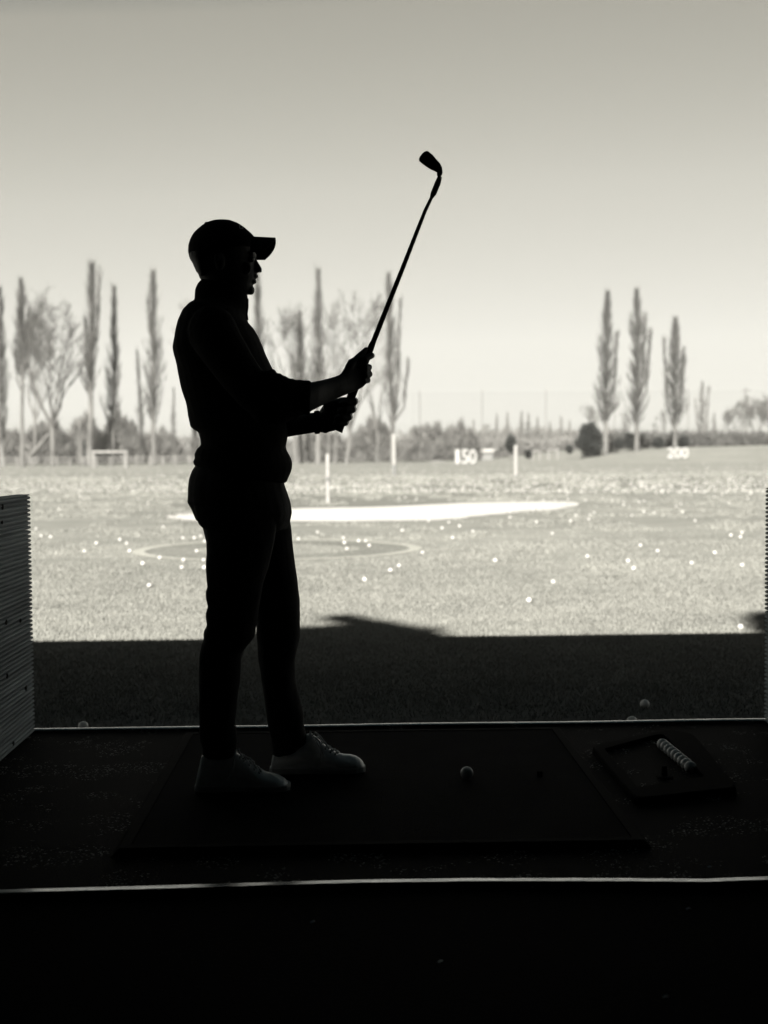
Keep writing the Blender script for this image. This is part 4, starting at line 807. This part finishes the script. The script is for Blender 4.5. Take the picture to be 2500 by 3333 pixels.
# front placket and zip
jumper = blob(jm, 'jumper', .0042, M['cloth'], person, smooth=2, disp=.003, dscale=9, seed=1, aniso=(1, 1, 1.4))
mb = MB(); mb.tube([P(806, 972, YC-.01), P(806, 1000, YC-.01), P(803, 1022, YC-.01), P(806, 1042, YC-.01)], .0035, 8); mb.build('zip', M['club'], jumper)
# hair
hr = MB()
loft(hr, [((616, 828), (700, 828), YC, .078), ((619, 845), (695, 845), YC, .078), ((627, 857), (692, 857), YC, .076), ((634, 872), (690, 870), YC, .072), ((639, 885), (688, 884), YC, .066), ((646, 893), (684, 892), YC, .060), ((651, 903), (680, 900), YC, .052)])
blob(hr, 'hair', .003, M['hair'], person, smooth=1, disp=.0015, dscale=40)
# cap
cp = MB()
loft(cp, [((616, 838), (800, 812), YC, .084), ((612, 819), (833, 806), YC, .086), ((613, 800), (833, 786), YC, .087), ((618, 784), (829, 771), YC, .086), ((624, 771), (817, 758), YC, .083), ((631, 760), (804, 747), YC, .079), ((643, 748), (790, 736), YC, .071), ((656, 737), (775, 727), YC, .060), ((672, 727), (754, 719), YC, .044), ((690, 720), (735, 717), YC, .026)], 2.1)
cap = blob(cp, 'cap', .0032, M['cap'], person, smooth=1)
mb = MB(); mb.ball(P(673, 730, YC), (.009, .009, .008)); mb.build('button', M['cap'], cap, True)
NS, NT = 21, 10; vs_ = []
for side in (0, 1):
    for i in range(NS):
        s = -1+2*i/(NS-1)
        for j in range(NT):
            u = j/(NT-1); yt_ = 770+60*s*s+4*u*(1-s*s); xr = 822-2*s*s; xt = 897-40*abs(s)**4
            p = P(xr+(xt-xr)*u, yt_, YC); p.y = YC+s*.082; p.z -= .004*side; vs_.append(p)
mb = MB(); K = NS*NT; fs_ = []
for i in range(NS-1):
    for j in range(NT-1):
        a = i*NT+j; fs_.append((a, a+1, a+NT+1, a+NT)); fs_.append((K+a, K+a+NT, K+a+NT+1, K+a+1))
bdr = [i*NT for i in range(NS)]+[(NS-1)*NT+j for j in range(1, NT)]+[i*NT+NT-1 for i in range(NS-2, -1, -1)]+[j for j in range(NT-2, 0, -1)]
for i in range(len(bdr)): a, b_ = bdr[i], bdr[(i+1) % len(bdr)]; fs_.append((a, b_, K+b_, K+a))
mb.add(vs_, fs_); mb.build('brim', M['cap'], cap, True)
q = P(786, 741, YC-.045); e1 = (P(794, 748, YC)-P(782, 738, YC)); ex = e1.normalized(); ey = Vector((-ex.z, 0, ex.x))
mb = MB(); mb.tube([q+ex*.007+Vector((0, -.012, 0)), q+ey*.006+Vector((0, -.006, 0)), q-ex*.007+Vector((0, -.012, 0)), q-ey*.006+Vector((0, -.016, 0)), q+ex*.007+Vector((0, -.012, 0))], .0008, 6); mb.build('emblem', M['lace'], cap)

# shoes
def shoe(Y, S, lacepts, tongue, heel_x, toe_x, side):
    up_ = MB(); rings = []
    for (px, py, dh) in S:
        t_ = P(px, py, Y); x = t_.x; zt = max(t_.z, .012); c = zt*.5+.004; hz = zt/2-.002; ring = []
        for k in range(28):
            a = 2*math.pi*k/28; cs, sn = math.cos(a), math.sin(a)
            ring.append(Vector((x, Y+dh*math.copysign(abs(cs)**(.85), cs)*(1 if sn < 0 else (1-.35*sn)), c+hz*math.copysign(abs(sn)**.75, sn))))
        rings.append(ring)
    up_.rings(rings)
    sh_ = blob(up_, 'shoe', .003, M['shoe'], person, smooth=2)
    so_ = MB(); pts_ = []
    for (px, py, dh) in S: pts_.append((P(px, 2500, Y).x, dh+.003))
    pts_[0] = (pts_[0][0]-.002, pts_[0][1]); pts_[-1] = (pts_[-1][0]+.002, pts_[-1][1])
    outl = [(x, Y-d) for x, d in pts_]+[(x, Y+d) for x, d in reversed(pts_)]
    so_.prism(outl, .0085, .027); so = so_.build('sole', M['sole'], sh_)
    bv = so.modifiers.new('b', 'BEVEL'); bv.width = .003; bv.segments = 2
    tr2 = MB(); tr2.prism([(a*.999+.0002, b_) for a, b_ in outl], .0005, .008); tr2.build('tread', M['tread'], sh_)
    lc = MB()
    for i, (px, py) in enumerate(lacepts):
        a, b_ = P(px-6, py+4, Y-.026), P(px+7, py+2, Y+.020); m_ = P(px, py-3, Y)
        lc.tube([a+Vector((0, 0, -.006)), a, m_+Vector((0, 0, .0015)), b_, b_+Vector((0, 0, -.006))], .0030, 6)
        if i < len(lacepts)-1:
            n_ = lacepts[i+1]; lc.tube([P(px, py-1, Y+.018)+Vector((0, 0, .001)), P((px+n_[0])/2, (py+n_[1])/2-4, Y)+Vector((0, 0, .003)), P(n_[0], n_[1]+3, Y-.024)], .0030, 6)
    for l_ in tongue: lc.tube([P(a, b_, Y+d) for a, b_, d in l_], .0028, 6)
    lc.build('lace', M['lace'], sh_, True)
shoe(4.11, [(636, 2566, .012), (638, 2552, .022), (642, 2525, .030), (649, 2495, .034), (656, 2465, .036), (664, 2452, .037), (700, 2444, .038), (740, 2446, .038), (768, 2448, .038), (784, 2462, .039), (800, 2473, .041), (819, 2484, .044), (843, 2503, .047), (866, 2515, .049), (890, 2520, .049), (910, 2527, .046), (926, 2536, .040), (937, 2547, .030), (943, 2562, .016)],
     [(787, 2459), (801, 2470), (818, 2483), (834, 2497), (850, 2508)],
     [[(776, 2438, 0), (780, 2450, -.01), (790, 2462, -.02)], [(790, 2470, -.02), (798, 2462, -.03), (815, 2470, -.035), (828, 2482, -.03)], [(768, 2440, -.03), (762, 2470, -.045), (755, 2510, -.048), (742, 2540, -.048)]], 0, 0, 1)
shoe(4.33, [(880, 2518, .014), (882, 2500, .024), (885, 2475, .031), (889, 2450, .035), (905, 2436, .037), (940, 2420, .038), (975, 2402, .038), (1000, 2390, .037), (1016, 2390, .037), (1034, 2404, .038), (1056, 2424, .040), (1076, 2441, .043), (1102, 2453, .046), (1121, 2457, .048), (1141, 2458, .047), (1159, 2463, .043), (1172, 2471, .036), (1181, 2480, .027), (1187, 2494, .014)],
     [(1035, 2402), (1050, 2416), (1066, 2430), (1082, 2441), (1098, 2448)],
     [[(1008, 2400, -.01), (1010, 2380, -.005), (1014, 2394, 0)], [(1016, 2394, -.01), (1026, 2384, -.02), (1042, 2396, -.02), (1058, 2418, -.02), (1072, 2438, -.02)], [(1020, 2398, -.02), (1040, 2412, -.045), (1048, 2440, -.052), (1054, 2460, -.054)], [(1030, 2412, -.03), (1046, 2440, -.052), (1046, 2478, -.055), (1042, 2488, -.055)]], 0, 0, -1)

# ================================================================ golf club
YS = 4.157
club = empty('golf_club', P(1100, 1405, YS)); tag(club, 'golf iron held upright, its dark head against the sky', 'golf club')
mb = MB(); mb.tube([P(1099, 1403, YS), P(1104, 1392, YS), P(1140, 1300, YS), P(1180, 1200, YS), P(1205, 1137, YS), P(1214, 1115, YS)], [.0165, .0150, .0140, .0125, .0112, .0095], 16); mb.build('grip', M['grip'], club, True)
sh_pts = [P(1212, 1121, YS), P(1260, 1000, YS), P(1310, 875, YS), P(1356, 757, YS), P(1384, 686, YS), P(1409, 634, YS)]
mb = MB(); mb.tube(sh_pts, [.0088, .0082, .0074, .0066, .0058, .0050], 14)
for i in range(22):                                # slight steps of a stepped steel shaft
    t_ = i/22*5; k_ = int(t_); p = sh_pts[k_].lerp(sh_pts[k_+1], t_-k_); d = (sh_pts[k_+1]-sh_pts[k_]).normalized(); r0 = .0088-.0038*t_/5
    mb.tube([p, p+d*.012], [r0*1.07, r0*1.02], 14)
mb.build('shaft', M['club'], club, False)
mb = MB(); mb.tube([P(1404, 644, YS), P(1411, 630, YS), P(1425, 596, YS), P(1432, 575, YS)], [.0055, .0095, .0098, .0070], 14); mb.build('ferrule', M['grip'], club, True)
hd = [(735, 425), (770, 428), (800, 450), (900, 530), (1000, 650), (1100, 760), (1150, 860), (1165, 950), (1170, 1010), (1160, 1060), (1130, 1110), (1120, 1190), (1062, 1190), (1050, 1120), (1055, 1070), (1030, 1020), (960, 980), (850, 930), (720, 850), (600, 760), (535, 700), (525, 650), (550, 580), (620, 490), (680, 440)]
hp = [(1300+a/8.295, 440+b_/8.295) for a, b_ in hd]; n = len(hp); mb = MB()
cxh, cyh = 1300+850/8.295, 440+720/8.295
def hring(k, dy, tilt): return [P(cxh+(a-cxh)*k, cyh+(b_-cyh)*k, YS+dy+tilt*((a-cxh)*.6-(b_-cyh)*.8)/1000) for a, b_ in hp]
mb.rings([hring(.90, -.0075, .35), hring(.985, -.006, .3), hring(1.0, -.003, .25), hring(1.0, .003, .1), hring(.985, .008, 0), hring(.86, .010, 0), hring(.80, .005, 0)])
mb.build('club_head', M['club'], club, True)
